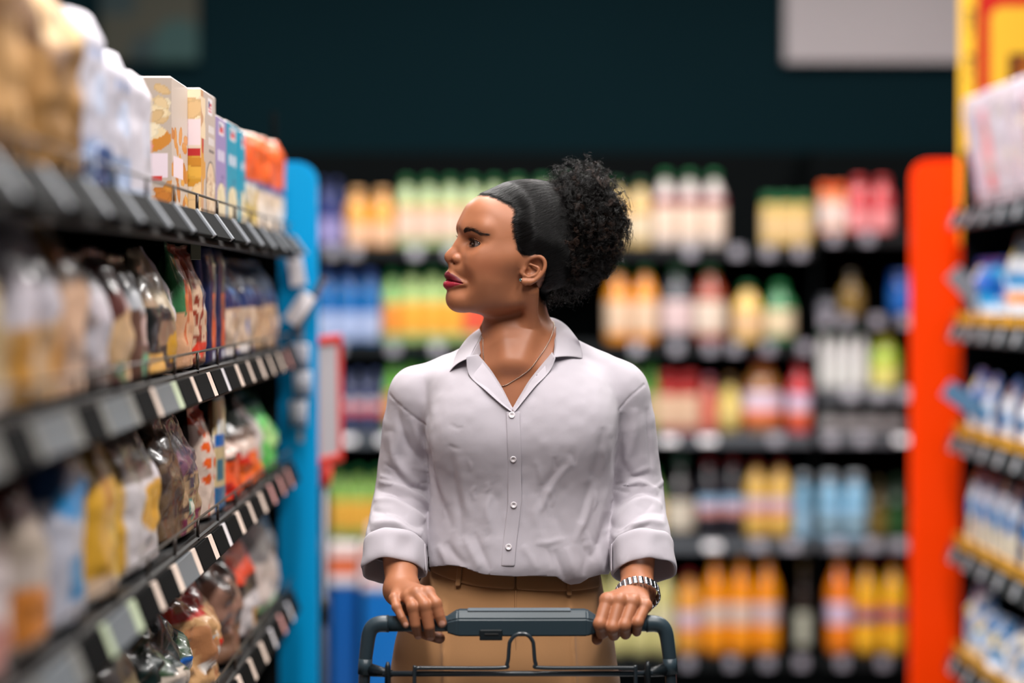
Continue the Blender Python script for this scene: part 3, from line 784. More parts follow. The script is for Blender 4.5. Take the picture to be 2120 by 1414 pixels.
    og = [('fill', (224, 204, 186)), ('band', .46, 1, (226, 92, 26), 1), ('vband', .0, .03, (200, 70, 20)), ('rect', .5, .46, .5, .03, (60, 90, 150)), ('blot', 12, .25, (206, 180, 140), 0, 1, 0, .42), ('ell', .5, .2, .3, .12, (226, 216, 206)), ('text', .4, .75, .25, .26, 2, (150, 50, 20))]
    nm = ['next to the teal cartons', 'second from the teal cartons', 'third from the teal cartons', 'third from the blue panel', 'second from the blue panel', 'nearest the blue panel']
    for k, (a, b) in enumerate(((4.46, 4.58), (4.59, 4.71), (4.72, 4.84), (4.86, 5.00), (5.01, 5.14), (5.15, 5.28))):
        ly = og if k > 1 else [('fill', (224, 216, 206)), ('band', .50, 1, (222, 84, 26)), ('ell', .5, .2, .28, .24, (206, 176, 90)), ('rect', .5, .48, .5, .03, (60, 90, 150))]
        put_pouch(-1, 'orange and white bag, top left shelf, ' + nm[k], a, b, z, .185 + .004 * k, .085, ly, 'flat', -.462, 0, 'film', 'orange and white bags on the top left shelf', crumple=.8)
    # ---- second shelf
    z = LV_L[1]; g = None
    P = lambda *a, **k: put_pouch(-1, *a, **k)
    P('tan and cream bag nearest the viewer on the second left shelf', 1.95, 2.14, z, .19, .10, [('fill', (206, 176, 130)), ('band', .6, 1, (90, 86, 70), 1), ('ell', .5, .3, .3, .2, (232, 206, 172))])
    P('beige bag with a golden side on the second left shelf', 2.16, 2.34, z, .185, .10, [('fill', (214, 190, 142)), ('vband', .6, .75, (190, 140, 50)), ('band', .72, 1, (120, 116, 100), 1), ('band', 0, .2, (226, 206, 190))])
    P('tall white bag with an amber lower half on the second left shelf', 2.36, 2.50, z, .205, .10, [('fill', (216, 208, 218)), ('band', .0, .42, (214, 176, 130), 1), ('ell', .3, .25, .2, .2, (200, 140, 50)), ('band', .88, 1, (160, 164, 176))])
    P('white bag with a peach lower half beside the amber and white bag', 2.51, 2.63, z, .20, .09, [('fill', (214, 206, 216)), ('band', .0, .45, (212, 172, 130), 1), ('ell', .6, .25, .25, .18, (196, 136, 60))])
    P('peach bag with a brown kraft top on the second left shelf', 2.64, 2.79, z, .204, .09, [('fill', (222, 180, 150)), ('band', .72, 1, (140, 96, 54), 1), ('band', 0, .3, (214, 176, 150))])
    P('grey bag with two round white marks on the second left shelf', 2.81, 2.97, z, .17, .09, [('fill', (156, 140, 138)), ('ell', .5, .66, .38, .17, (222, 212, 220)), ('ell', .45, .36, .36, .15, (190, 184, 192)), ('band', 0, .18, (90, 80, 76))])
    P('maroon and pink bag with a pasta window on the second left shelf', 2.99, 3.14, z, .175, .09, [('fill', (104, 62, 58)), ('vband', .35, .75, (206, 176, 178)), ('ell', .5, .3, .46, .26, (220, 180, 136)), ('blot', 8, .3, (84, 120, 80), 0, 1, 0, .2)])
    P('brown and white bag with a green dot on the second left shelf', 3.15, 3.28, z, .170, .08, [('fill', (110, 78, 66)), ('band', .55, .85, (196, 198, 204), 1), ('ell', .6, .42, .3, .14, (222, 190, 186)), ('ell', .5, .13, .3, .12, (100, 170, 130)), ('band', .85, 1, (90, 60, 30))])
    P('pointed white and black bag with golden pasta on the second left shelf', 3.30, 3.62, z, .185, .10, [('fill', (24, 28, 28)), ('ell', .15, .72, .42, .2, (170, 140, 112)), ('diag', .48, -.5, (200, 180, 150)), ('vband', .62, .86, (222, 212, 218)), ('ell', .72, .55, .05, .1, (40, 90, 70)), ('ell', .5, .33, .3, .10, (150, 120, 96)), ('ell', .66, .22, .25, .13, (206, 150, 30)), ('band', 0, .06, (190, 150, 100)), ('rect', .12, .10, .2, .08, (232, 176, 90))], 'tied', nu=34, nv=40)
    P('narrow green-edged meat-red bag on the second left shelf', 3.64, 3.76, z, .195, .07, [('fill', (186, 84, 48)), ('vband', 0, .22, (60, 120, 76)), ('band', 0, .46, (224, 170, 130), 1), ('blot', 9, .1, (206, 110, 60), .2, 1, .2, .9)], nu=26, nv=36)
    P('orange and cream speckled bag with a small navy label on the second left shelf', 3.77, 3.915, z, .195, .07, [('fill', (214, 180, 150)), ('band', .74, 1, (150, 58, 34), 1), ('blot', 16, .25, (150, 62, 40), 0, 1, .1, .7), ('rect', .6, .60, .2, .09, (30, 40, 86)), ('rect', .62, .50, .16, .03, (226, 216, 220)), ('band', .0, .10, (120, 60, 40)), ('ell', .4, .16, .3, .07, (222, 62, 40)), ('ell', .78, .18, .16, .06, (222, 62, 40))], nu=30, nv=40)
    nv_ = [('fill', (22, 32, 72)), ('vband', .30, .62, (220, 84, 30)), ('rect', .46, .80, .17, .20, (24, 30, 62)), ('ell', .46, .48, .15, .12, (120, 30, 24)), ('vband', .62, .70, (40, 50, 110)), ('vband', .80, 1, (206, 170, 120)), ('rect', .9, .4, .1, .16, (222, 110, 50)), ('rect', .46, .07, .16, .07, (18, 44, 110)), ('text', .34, .08, .24, .06, 2, (222, 226, 236)), ('vband', .0, .06, (70, 80, 130))]
    P('navy and orange spaghetti packet, nearer of two on the second left shelf', 3.925, 4.06, z, .197, .05, nv_, 'flat', group='spaghetti packets', nu=30, nv=40, crumple=.35, cat='packet')
    P('navy and orange spaghetti packet beside the navy-topped pasta bags', 4.065, 4.195, z, .197, .05, nv_, 'flat', group='spaghetti packets', nu=30, nv=40, crumple=.35, cat='packet')
    nb = [('fill', (214, 188, 164)), ('band', .50, 1, (18, 44, 96), 1), ('vband', .30, .36, (60, 110, 180)), ('blot', 14, .15, (190, 156, 128), 0, 1, .08, .5), ('rect', .5, .0, .5, .09, (26, 66, 136)), ('ell', .2, .09, .18, .05, (226, 218, 214)), ('blot', 9, .35, (90, 130, 190), 0, 1, .55, .95)]
    for k, (a, b) in enumerate(((4.21, 4.47), (4.48, 4.72), (4.73, 4.96), (4.97, 5.20))):
        ly = nb if k < 2 else [('fill', (206, 170, 134)), ('band', .50, 1, (16, 40, 84), 1), ('vband', .4, .5, (60, 110, 180)), ('blot', 14, .2, (180, 140, 106), 0, 1, 0, .5)]
        P('navy-topped pasta bag, second left shelf, ' + ['nearest the spaghetti packets', 'second from the spaghetti packets', 'second from the blue panel', 'nearest the blue panel'][k], a, b, z, .185, .10, ly, group='navy-topped pasta bags', nu=28, nv=36)
    # ---- third shelf
    z = LV_L[2]
    P('white bag with a red corner nearest the viewer on the third left shelf', 1.98, 2.18, z, .19, .10, [('fill', (206, 190, 188)), ('ell', .4, .55, .3, .2, (206, 100, 96)), ('band', .8, 1, (70, 70, 70), 1)])
    P('cream and pink bag, second from the viewer on the third left shelf', 2.20, 2.37, z, .195, .10, [('fill', (222, 206, 206)), ('band', .62, 1, (112, 96, 90), 1), ('ell', .3, .2, .3, .15, (220, 150, 140))])
    P('grey-brown and orange bag with a red stripe on the third left shelf', 2.39, 2.57, z, .20, .10, [('fill', (176, 160, 146)), ('band', .70, .9, (130, 50, 36), 1), ('band', .1, .36, (214, 132, 60), 1), ('band', .36, .5, (206, 190, 180), 1), ('band', .9, 1, (60, 40, 36))])
    P('tall white packet with blue squares on the third left shelf', 2.59, 2.80, z, .205, .09, [('fill', (206, 206, 220)), ('band', .72, 1, (14, 50, 92), 1), ('ell', .5, .70, .4, .12, (20, 140, 206)), ('rect', .5, .28, .24, .13, (20, 138, 196)), ('band', 0, .06, (180, 190, 206))], 'flat', crumple=.6)
    P('golden yellow bag on the third left shelf', 2.82, 3.04, z, .215, .10, [('fill', (224, 168, 54)), ('band', .0, .14, (222, 190, 160)), ('blot', 5, .25, (196, 132, 30), 0, 1, .2, 1), ('ell', .7, .35, .25, .25, (230, 186, 84)), ('band', .88, 1, (170, 112, 30))])
    P('grey and white bag with a golden centre on the third left shelf', 3.06, 3.44, z, .200, .11, [('fill', (214, 206, 208)), ('band', .62, 1, (118, 108, 102), 1), ('ell', .78, .68, .14, .18, (222, 216, 224)), ('ell', .62, .42, .30, .17, (224, 164, 36)), ('ell', .90, .30, .12, .18, (226, 218, 222)), ('blot', 14, .2, (70, 62, 60), 0, .7, .66, 1), ('vband', 0, .12, (228, 176, 70))], nu=30, nv=36)
    P('brown bean bag with purple print and a round green seal, third left shelf', 3.47, 3.89, z, .212, .11, [('fill', (168, 138, 104)), ('band', .74, 1, (44, 22, 22), 1), ('vband', .0, .36, (96, 74, 50)), ('blot', 20, .25, (60, 44, 34), 0, .45, .2, .8), ('rect', .68, .62, .32, .16, (54, 44, 70)), ('blot', 18, .1, (110, 70, 90), .36, 1, .46, .80), ('text', .46, .40, .5, .07, 5, (70, 66, 80)), ('text', .50, .31, .46, .04, 7, (122, 54, 74)), ('ell', .50, .20, .09, .07, (60, 130, 120)), ('ell', .50, .20, .06, .05, (206, 206, 190)), ('blot', 16, .0, (110, 30, 64), .3, 1, .02, .18)], 'tied', nu=44, nv=50, crumple=1.3)
    P('orange-spotted cream bag on the third left shelf', 3.90, 4.055, z, .190, .07, [('fill', (228, 204, 188)), ('dots', 3, 7, .09, (232, 96, 30), .3, .86), ('band', .84, 1, (190, 60, 30), 1), ('rect', .75, .62, .2, .06, (44, 44, 90)), ('blot', 9, .1, (228, 80, 40), .2, 1, 0, .22)], nu=34, nv=44)
    P('thin flat blue and straw packet standing on the third left shelf', 4.065, 4.175, z, .203, .025, [('fill', (206, 184, 138)), ('vband', .0, .34, (40, 92, 130)), ('diag', .16, .9, (206, 184, 138)), ('rect', .3, .60, .28, .06, (20, 104, 186)), ('rect', .25, .36, .2, .08, (44, 110, 130)), ('text', .06, .72, .5, .12, 3, (226, 230, 230)), ('band', .0, .22, (52, 104, 150)), ('band', .94, 1, (120, 150, 150))], 'flat', nu=26, nv=40, crumple=.25, cat='packet')
    P('red and orange bag lying behind the thin blue packet on the third left shelf', 4.20, 4.50, z, .140, .11, [('fill', (60, 34, 26)), ('band', .0, .55, (232, 84, 30), 1), ('blot', 9, .2, (206, 36, 24), 0, 1, 0, .6), ('band', .6, .75, (220, 190, 176), 1)], slump=-.15, nu=28, nv=34, crumple=1.8)
    P('orange, white and green bag slumped on the third left shelf', 4.52, 4.84, z, .165, .11, [('fill', (30, 56, 34)), ('band', .0, .40, (236, 104, 34), 1), ('band', .40, .56, (230, 204, 190), 1), ('band', .56, .72, (96, 70, 56), 1), ('blot', 9, .25, (222, 50, 30), 0, 1, 0, .45)], slump=-.15, nu=28, nv=34, crumple=1.8)
    P('bright green bag at the end of the third left shelf by the blue panel', 4.86, 5.22, z, .165, .11, [('fill', (92, 200, 92)), ('ell', .45, .5, .26, .2, (176, 222, 140)), ('ell', .75, .55, .14, .18, (20, 150, 70)), ('band', .84, 1, (24, 80, 40), 1), ('vband', .0, .16, (222, 210, 206))], slump=-.08, nu=28, nv=34, crumple=1.5)
    # ---- fourth shelf
    z = LV_L[3]
    P('pale bag nearest the viewer on the fourth left shelf', 2.40, 2.74, z, .19, .10, [('fill', (216, 200, 200)), ('ell', .5, .6, .3, .25, (206, 110, 96))])
    P('white and red bag on the fourth left shelf', 2.76, 3.04, z, .19, .11, [('fill', (206, 186, 176)), ('band', .55, 1, (136, 60, 48), 1), ('blot', 6, .3, (90, 70, 60), 0, 1, 0, 1)])
    P('brown and cream bag on the fourth left shelf', 3.06, 3.30, z, .19, .11, [('fill', (196, 176, 158)), ('band', .6, 1, (96, 50, 40), 1), ('blot', 7, .2, (120, 110, 80), 0, 1, 0, 1), ('ell', .3, .2, .2, .1, (206, 80, 60))])
    P('clear bag of dark greens with a blue printed band on the fourth left shelf', 3.32, 3.76, z, .215, .13, [('fill', (214, 198, 184)), ('band', .50, 1, (18, 36, 34), 1), ('blot', 10, .2, (44, 70, 44), 0, 1, .45, 1), ('rect', .62, .26, .30, .10, (24, 92, 176)), ('ell', .72, .38, .12, .08, (26, 96, 180)), ('blot', 14, .25, (226, 214, 206), 0, 1, 0, .4), ('text', .4, .10, .5, .05, 6, (150, 90, 110))], 'tied', nu=46, nv=50, crumple=2.4)
    P('caramel bag with a white label and red seal on the fourth left shelf', 3.80, 4.16, z, .170, .12, [('fill', (206, 160, 112)), ('band', .78, 1, (190, 40, 30), 1), ('rect', .42, .40, .24, .14, (230, 222, 214)), ('ell', .40, .38, .10, .07, (90, 150, 110)), ('ell', .45, .46, .08, .05, (232, 160, 60)), ('ell', .8, .34, .09, .08, (222, 44, 30)), ('blot', 9, .2, (176, 120, 80), 0, 1, 0, 1)], nu=40, nv=44, crumple=2.0)
    P('dark brown bag on the fourth left shelf behind the caramel bag', 4.18, 4.44, z, .195, .11, [('fill', (70, 52, 46)), ('blot', 8, .1, (150, 112, 96), 0, 1, .3, .9), ('band', .0, .3, (120, 86, 66), 1)], crumple=2.0)
    P('black and white bag with an orange-red top on the fourth left shelf', 4.46, 4.76, z, .185, .11, [('fill', (40, 36, 36)), ('band', .10, .46, (214, 206, 206), 1), ('band', .62, .92, (222, 70, 36), 1), ('ell', .6, .2, .2, .1, (214, 160, 90))], crumple=1.6)
    P('tall grey and cream bag at the end of the fourth left shelf', 4.78, 5.24, z, .225, .13, [('fill', (214, 198, 190)), ('band', .50, 1, (128, 126, 126), 1), ('ell', .5, .82, .1, .05, (120, 100, 50)), ('band', .0, .10, (140, 190, 140), 1)], nu=28, nv=36, crumple=1.5)

def right_goods():
    P = lambda *a, **k: put_pouch(1, *a, **k)
    z = LV_R[0]
    wp = lambda c: [('fill', (186, 172, 182)), ('vband', .0, .10, (204, 192, 200)), ('rect', .5, .5, .3, .34, c), ('text', .25, .78, .5, .05, 5, (150, 140, 170)), ('blot', 9, .35, (190, 176, 160), 0, 1, .3, .9)]
    nm = ['farthest along, at the shelf end', 'second from the shelf end', 'third from the shelf end', 'fourth from the shelf end', 'fifth from the shelf end', 'sixth from the shelf end']
    for k, (b, a, c) in enumerate(((6.64, 6.45, (196, 186, 208)), (6.44, 6.27, (224, 140, 146)), (6.26, 6.10, (204, 196, 208)), (6.09, 5.93, (206, 190, 202)), (5.92, 5.76, (222, 176, 190)), (5.75, 5.60, (214, 198, 210)))):
        P('white and pink leaning film pack, top right shelf, ' + nm[k], a, b, z + .012, .305, .075, wp(c), 'flat', XR + .062, R(9.5), group='leaning film packs on the top right shelf', crumple=.7, cat='pack', name='film_pack')
    edge_ = [('vband', .0, .12, (24, 54, 104)), ('vband', .88, 1.01, (24, 54, 104))]
    bw = [('fill', (214, 220, 232)), ('band', .62, 1, (20, 110, 190), 1), ('ell', .5, .80, .2, .13, (226, 230, 236)), ('ell', .5, .82, .08, .07, (236, 200, 40)), ('ell', .5, .42, .3, .10, (30, 150, 214))]
    z = LV_R[1]
    P('blue pouch slumped sideways at the end of the second right shelf', 6.26, 6.60, z, .180, .10, [('fill', (20, 92, 180)), ('band', .0, .40, (206, 212, 226), 1), ('ell', .4, .74, .12, .16, (222, 228, 236)), ('ell', .4, .78, .05, .06, (236, 200, 40)), ('blot', 7, .25, (40, 150, 206), 0, 1, .3, 1), ('band', .86, 1, (14, 60, 150), 1)], slump=.05, crumple=1.6)
    for k, (a, b) in enumerate(((5.95, 6.09), (5.79, 5.93), (5.63, 5.77))):
        P('orange-striped white and blue pouch, second right shelf, ' + ['next to the slumped blue pouch', 'second from the slumped blue pouch', 'third from the slumped blue pouch'][k], a, b, z, .235, .08, [('fill', (206, 214, 226)), ('band', .74, 1, (60, 76, 90), 1), ('ell', .5, .62, .2, .16, (228, 230, 236)), ('ell', .5, .74, .1, .06, (236, 206, 60)), ('band', .26, .37, (236, 140, 40)), ('band', .44, .56, (40, 140, 200), 1), ('band', .0, .05, (30, 120, 190))], group='white and blue pouches on the second right shelf', crumple=1.2)
    for li, rows in ((2, ((6.42, 6.58, .185), (6.23, 6.38, .180), (5.99, 6.13, .178), (5.79, 5.94, .172), (5.60, 5.75, .17))), (3, ((6.44, 6.58, .225), (6.27, 6.40, .225), (6.10, 6.23, .222), (5.94, 6.07, .222), (5.74, 5.88, .215), (5.58, 5.71, .215)))):
        z = LV_R[li]
        for k, (a, b, hh) in enumerate(rows):
            ly = bw if li == 2 and k < 2 else ([('fill', (222, 222, 230)), ('band', .78, 1, (34, 90, 160), 1), ('ell', .5, .80, .28, .10, (140, 110, 110)), ('ell', .5, .42, .34, .10, (40, 150, 214))] if li == 2 else [('fill', (226, 214, 190)), ('band', .40, .80, (214, 220, 232), 1), ('band', .80, 1, (30, 50, 90), 1), ('ell', .5, .54, .32, .10, (16, 136, 206)), ('ell', .5, .84, .12, .12, (190, 150, 70)), ('rect', .5, .74, .22, .08, (200, 200, 214))])
            P('blue and white pouch, %s right shelf, %s from its end' % (['third', 'fourth'][li - 2], ['first', 'second', 'third', 'fourth', 'fifth', 'sixth'][k]), a, b, z, hh, .070, ly + edge_, 'gusset', group='blue and white pouches on the %s right shelf' % ['third', 'fourth'][li - 2], crumple=1.0)
    z = LV_R[4]
    pl = [('fill', (214, 216, 226)), ('band', .66, 1, (20, 120, 186), 1), ('ell', .5, .70, .15, .1, (224, 190, 60)), ('ell', .5, .45, .3, .14, (30, 140, 200)), ('blot', 8, .25, (230, 226, 226), 0, 1, 0, 1), ('band', .0, .2, (222, 204, 170), 1)]
    for k, (a, b, hh, sl, yw) in enumerate(((6.44, 6.60, .21, .0, .1), (6.28, 6.42, .175, .06, -.15), (6.12, 6.26, .165, .10, .2), (5.97, 6.10, .16, .05, -.1), (5.80, 5.95, .20, .0, .1), (5.64, 5.78, .18, .04, 0))):
        P('crumpled blue and white bag on the lowest right shelf, %s from the shelf end' % ['first', 'second', 'third', 'fourth', 'fifth', 'sixth'][k], a, b, z, hh, .10, pl, slump=sl, yaw=yw, group='crumpled bags on the lowest right shelf', crumple=2.0)

ORD = ['first', 'second', 'third', 'fourth', 'fifth', 'sixth', 'seventh', 'eighth', 'ninth', 'tenth']
def build_back():
    """drinks shelving across the end of the aisle; runs given in photo columns on the shelf's front plane"""
    met = mat('drinks_shelf_black', (6, 9, 10), rough=.8, spec=.06); rl = mat('drinks_rail', (12, 18, 20), rough=.5, spec=.3); tm_ = mat('drinks_tag_grey', (138, 136, 146), rough=.4, coat=.3); rg = mat('drinks_rail_grey', (88, 94, 100), rough=.45, coat=.3)
    tw = mat('drinks_tag_glare', (244, 242, 246), rough=.35, coat=.5)  # extra white: lamp reflection on the tag plastic painted into the colour
    x0, x1 = -2.3, 2.6; xs = at(1690, 600, YB)[0]
    g = empty('drinks_shelving', ((x0 + x1) / 2, YB + .28, 0)); tag(g, 'black wall shelving full of drinks across the end of the aisle', 'shelving')
    O = np.array(g.location)
    def B(nm, a, b, c, d, e, f, m, par, bev=0.0):
        bm = box_bm(a, b, c, d, e, f, bev, 1); bmesh.ops.translate(bm, verts=bm.verts, vec=-Vector(O)); return bm_obj(nm, bm, m, par)
    B('back_panel', x0, x1, YB + .52, YB + .55, 0, 1.98, met, g); B('plinth', x0, x1, YB + .03, YB + .52, 0, .10, met, g)
    for x in (x0, xs - .005, x1 - .024): B('divider', x, x + .010, YB + .02, YB + .52, .1, 1.96, met, g)
    Zp = lambda py: at(1060, py, YB)[2]
    Xp = lambda px: at(px, 600, YB)[0]
    main = [(513, 0), (712, 0), (900, 1), (1120, 1), (1363, 0)]; bay = [(484, 0), (656, 0), (808, 1), (900, 1), (1120, 1), (1363, 0)]
    rng = np.random.default_rng(21)
    TAGS = {(0, 0): [690, 735, 860, 935, 1428, 1525, 1590, 1655], (0, 1): [700, 815, 905, 1318, 1400, 1470, 1520, 1590, 1665], (0, 2): [718, 800, 1385, 1465, 1605], (0, 3): [700, 1475, 1570, 1640], (0, 4): [1425, 1515, 1590, 1660],
            (1, 0): [1725, 1795], (1, 1): [1708, 1750, 1815, 1872], (1, 2): [1760, 1820, 1872], (1, 3): [1720, 1785, 1865], (1, 4): [1735, 1805, 1862], (1, 5): [1745, 1830]}
    for bi, (lv, a, b) in enumerate(((main, x0 + .02, xs - .014), (bay, xs + .014, x1 - .02))):
        for li, (py, grey) in enumerate(lv):
            z = Zp(py)
            s = B('shelf', a, b, YB + .004, YB + .52, z - .02, z, met, g)
            B('price_rail', a, b, YB - .006, YB + .004, z - .036, z + .004, rg if grey else rl, s, .002)
            for px in TAGS.get((bi, li), []):
                wd = (.058 if px in (718, 800, 1385, 1465, 1475) else .046) if grey else .040
                tg_ = tw if (grey and px in (718, 800, 1385, 1465, 1475, 1865)) else tm_
                bm = box_bm(-wd / 2, wd / 2, -.0015, .0015, -.021, .021, .0008, 1)
                t = bm_obj('price_tag', bm, tg_, s, loc=np.array([Xp(px), YB - .012, z - .014]) - O); t.rotation_euler = (R((-48 if tg_ is tw else -24) if grey else -10), 0, 0)
    G = (20, 110, 60); GD = (10, 84, 46); RD = (150, 24, 28); WH = (214, 206, 206); CR = (222, 200, 178)
    # (level py, [(px0, px1, count, style, height px, body, label, cap, band, words)])
    rows = [
        ('top main', 513, 0, [
            (652, 708, 2, 'milk', 140, (52, 62, 116), (150, 142, 190), (40, 52, 100), None, 'dark blue and lilac milk bottle'),
            (712, 815, 2, 'milk', 122, (228, 160, 62), (230, 186, 150), (226, 176, 120), None, 'amber juice jug'),
            (817, 1046, 5, 'juice', 146, (176, 196, 140), (226, 198, 178), G, (.53, .60, (214, 160, 100)), 'pale green bottle with a cream label'),
            (1046, 1252, 4, 'juice', 146, (176, 196, 140), (224, 200, 176), G, (.53, .60, (214, 160, 100)), 'pale green bottle behind the woman\'s hair'),
            (1254, 1352, 2, 'juice', 140, (208, 180, 120), (216, 200, 170), GD, (.50, .58, (206, 150, 70)), 'straw yellow bottle'),
            (1354, 1506, 3, 'juice', 158, (196, 186, 180), (226, 204, 184), G, (.55, .66, (140, 28, 54)), 'cream bottle with a crimson band')]),
        ('top main, small', 510, 0, [(1578, 1684, 3, 'jar', 108, (206, 176, 100), (220, 190, 136), (16, 96, 52), None, 'small straw yellow jar')]),
        ('top right-hand', 484, 1, [
            (1694, 1756, 2, 'jar', 104, (226, 150, 100), (226, 206, 196), (226, 92, 36), None, 'orange-lidded white tub'),
            (1758, 1856, 2, 'milk', 118, (196, 70, 76), (222, 140, 142), (190, 50, 50), None, 'pink-red bottle')]),
        ('second main', 712, 0, [
            (652, 786, 3, 'milk', 150, (24, 104, 172), (170, 186, 220), (60, 90, 160), None, 'blue milk bottle with a white label'),
            (790, 830, 1, 'juice', 150, (150, 196, 120), (236, 150, 60), G, None, 'green and orange bottle next to the blue milk bottles'),
            (830, 958, 3, 'juice', 156, (176, 206, 130), (240, 176, 66), G, None, 'green bottle with an amber label'),
            (958, 1040, 2, 'juice', 150, (180, 206, 136), (226, 96, 70), G, None, 'green bottle with a red label'),
            (1254, 1366, 2, 'juice', 160, (232, 148, 36), (226, 196, 166), G, None, 'orange juice bottle with a cream label'),
            (1370, 1440, 1, 'juice', 162, (70, 74, 80), (214, 190, 190), G, None, 'grey bottle with a pale pink label'),
            (1440, 1508, 1, 'juice', 160, (160, 70, 46), (222, 206, 188), G, None, 'brown-red bottle with a cream label'),
            (1520, 1584, 1, 'juice', 124, (226, 186, 96), (224, 186, 140), G, None, 'short straw yellow bottle'),
            (1586, 1652, 1, 'juice', 126, (60, 130, 80), (222, 204, 168), (30, 140, 76), None, 'short green bottle with a cream label')]),
        ('second right-hand', 656, 1, [
            (1742, 1792, 1, 'wine', 92, (110, 88, 40), (130, 104, 50), (60, 50, 30), None, 'dark amber bottle'),
            (1846, 1900, 1, 'jar', 92, (8, 66, 140), (24, 92, 170), (10, 50, 110), None, 'bright blue tin'),
            (1694, 1736, 1, 'jar', 40, (60, 62, 70), (120, 120, 130), (40, 42, 48), None, 'low dark jar')]),
        ('third right-hand', 808, 1, [
            (1692, 1802, 4, 'milk', 124, (206, 206, 204), (212, 214, 210), (20, 110, 66), None, 'white bottle'),
            (1806, 1872, 1, 'milk', 112, (170, 196, 70), (222, 214, 120), (200, 190, 70), None, 'lime green bottle')]),
        ('third main', 900, 0, [
            (692, 792, 3, 'soda', 130, (66, 74, 106), (206, 196, 206), (90, 110, 160), (.33, .44, (206, 62, 54)), 'dark bottle with white-red label'),
            (794, 905, 3, 'juice', 156, (110, 184, 70), (226, 160, 70), G, None, 'leaf green bottle'),
            (905, 1335, 8, 'juice', 148, (150, 176, 110), (220, 190, 150), G, None, 'green bottle behind the woman'),
            (1336, 1366, 1, 'juice', 150, (90, 150, 60), (200, 180, 140), G, None, 'dark green bottle at the woman\'s shoulder'),
            (1366, 1450, 2, 'jar', 128, (176, 50, 46), (222, 190, 160), (150, 30, 32), None, 'red-topped cream jar'),
            (1452, 1490, 1, 'juice', 120, (200, 110, 96), (214, 120, 100), (190, 110, 130), None, 'pink and red bottle'),
            (1490, 1540, 1, 'oval', 122, (214, 190, 100), (224, 206, 130), (90, 60, 20), None, 'rounded yellow bottle'),
            (1540, 1628, 1, 'juice', 158, (150, 100, 50), (214, 196, 214), (160, 40, 24), (.14, .32, (222, 120, 76)), 'big amber jug with a white and orange label'),
            (1634, 1690, 1, 'juice', 150, (200, 54, 60), (206, 190, 214), (150, 24, 30), (.14, .32, (222, 110, 70)), 'tall red bottle with a white and orange label')]),
        ('fourth right-hand', 900, 1, [(1700, 1880, 4, 'wine', 74, (62, 66, 66), (150, 146, 146), (30, 34, 34), None, 'small grey bottle')]),
        ('fourth main', 1120, 0, [
            (680, 800, 3, 'juice', 150, (140, 184, 90), (230, 176, 70), G, None, 'green and amber bottle'),
            (800, 905, 3, 'juice', 150, (120, 176, 90), (220, 190, 120), G, None, 'green bottle beside the woman\'s sleeve'),
            (905, 1380, 8, 'juice', 150, (120, 160, 90), (220, 190, 130), G, None, 'green bottle behind the woman'),
            (1382, 1442, 1, 'wine', 176, (34, 32, 34), (206, 198, 180), (20, 60, 44), None, 'black bottle with a pale label'),
            (1446, 1546, 2, 'soda', 166, (38, 38, 44), (150, 184, 214), (120, 24, 30), (.30, .42, (214, 150, 146)), 'cola-dark bottle with blue-pink label'),
            (1546, 1646, 2, 'soda', 160, (222, 180, 90), (206, 190, 206), (120, 30, 24), (.33, .40, (222, 120, 96)), 'yellow bottle with a lilac label'),
            (1650, 1690, 1, 'milk', 138, (126, 176, 206), (150, 190, 216), (190, 200, 206), None, 'pale blue bottle next to the yellow bottles')]),
        ('lower right-hand', 1120, 1, [
            (1694, 1804, 2, 'milk', 138, (126, 176, 206), (150, 190, 216), (190, 200, 206), (.16, .30, (100, 120, 120)), 'pale blue pictured bottle'),
            (1806, 1842, 1, 'wine', 124, (84, 70, 24), (120, 100, 40), (60, 54, 20), None, 'olive brown bottle'),
            (1844, 1884, 1, 'wine', 130, (20, 58, 28), (40, 84, 40), (16, 50, 24), None, 'dark green bottle')]),
        ('bottom main', 1363, 0, [
            (905, 1255, 7, 'soda', 190, (200, 196, 130), (214, 206, 160), G, None, 'pale yellow bottle behind the woman'),
            (1258, 1400, 3, 'soda', 190, (206, 200, 134), (216, 210, 170), (150, 170, 90), None, 'pale yellow bottle beside the trolley handle'),
            (1404, 1456, 1, 'soda', 176, (226, 156, 60), (206, 190, 206), (140, 24, 28), (.30, .36, (222, 120, 90)), 'orange bottle with a red cap and lilac label'),
            (1458, 1512, 1, 'soda', 206, (242, 150, 20), (214, 190, 176), (180, 120, 10), None, 'orange soda bottle, first of three'),
            (1512, 1566, 1, 'soda', 206, (242, 150, 20), (214, 190, 176), (180, 120, 10), None, 'orange soda bottle, middle of three'),
            (1566, 1622, 1, 'soda', 206, (242, 150, 20), (210, 186, 186), (180, 120, 10), None, 'orange soda bottle, last of three beside the dark bottle'),
            (1652, 1690, 1, 'wine', 200, (44, 36, 30), (176, 178, 160), (70, 56, 20), None, 'dark brown bottle with a pale label')]),
        ('bottom right-hand', 1363, 1, [
            (1716, 1774, 1, 'soda', 206, (240, 130, 24), (214, 190, 214), (190, 130, 20), None, 'orange bottle with a lilac label'),
            (1776, 1828, 1, 'soda', 200, (240, 180, 40), (236, 140, 50), (140, 26, 26), (.36, .46, (80, 80, 140)), 'orange-labelled yellow bottle, left of two'),
            (1830, 1884, 1, 'soda', 200, (240, 180, 40), (236, 130, 50), (140, 26, 26), (.40, .47, (80, 80, 140)), 'orange-labelled yellow bottle beside the orange panel')]),
    ]
    rng = np.random.default_rng(4)
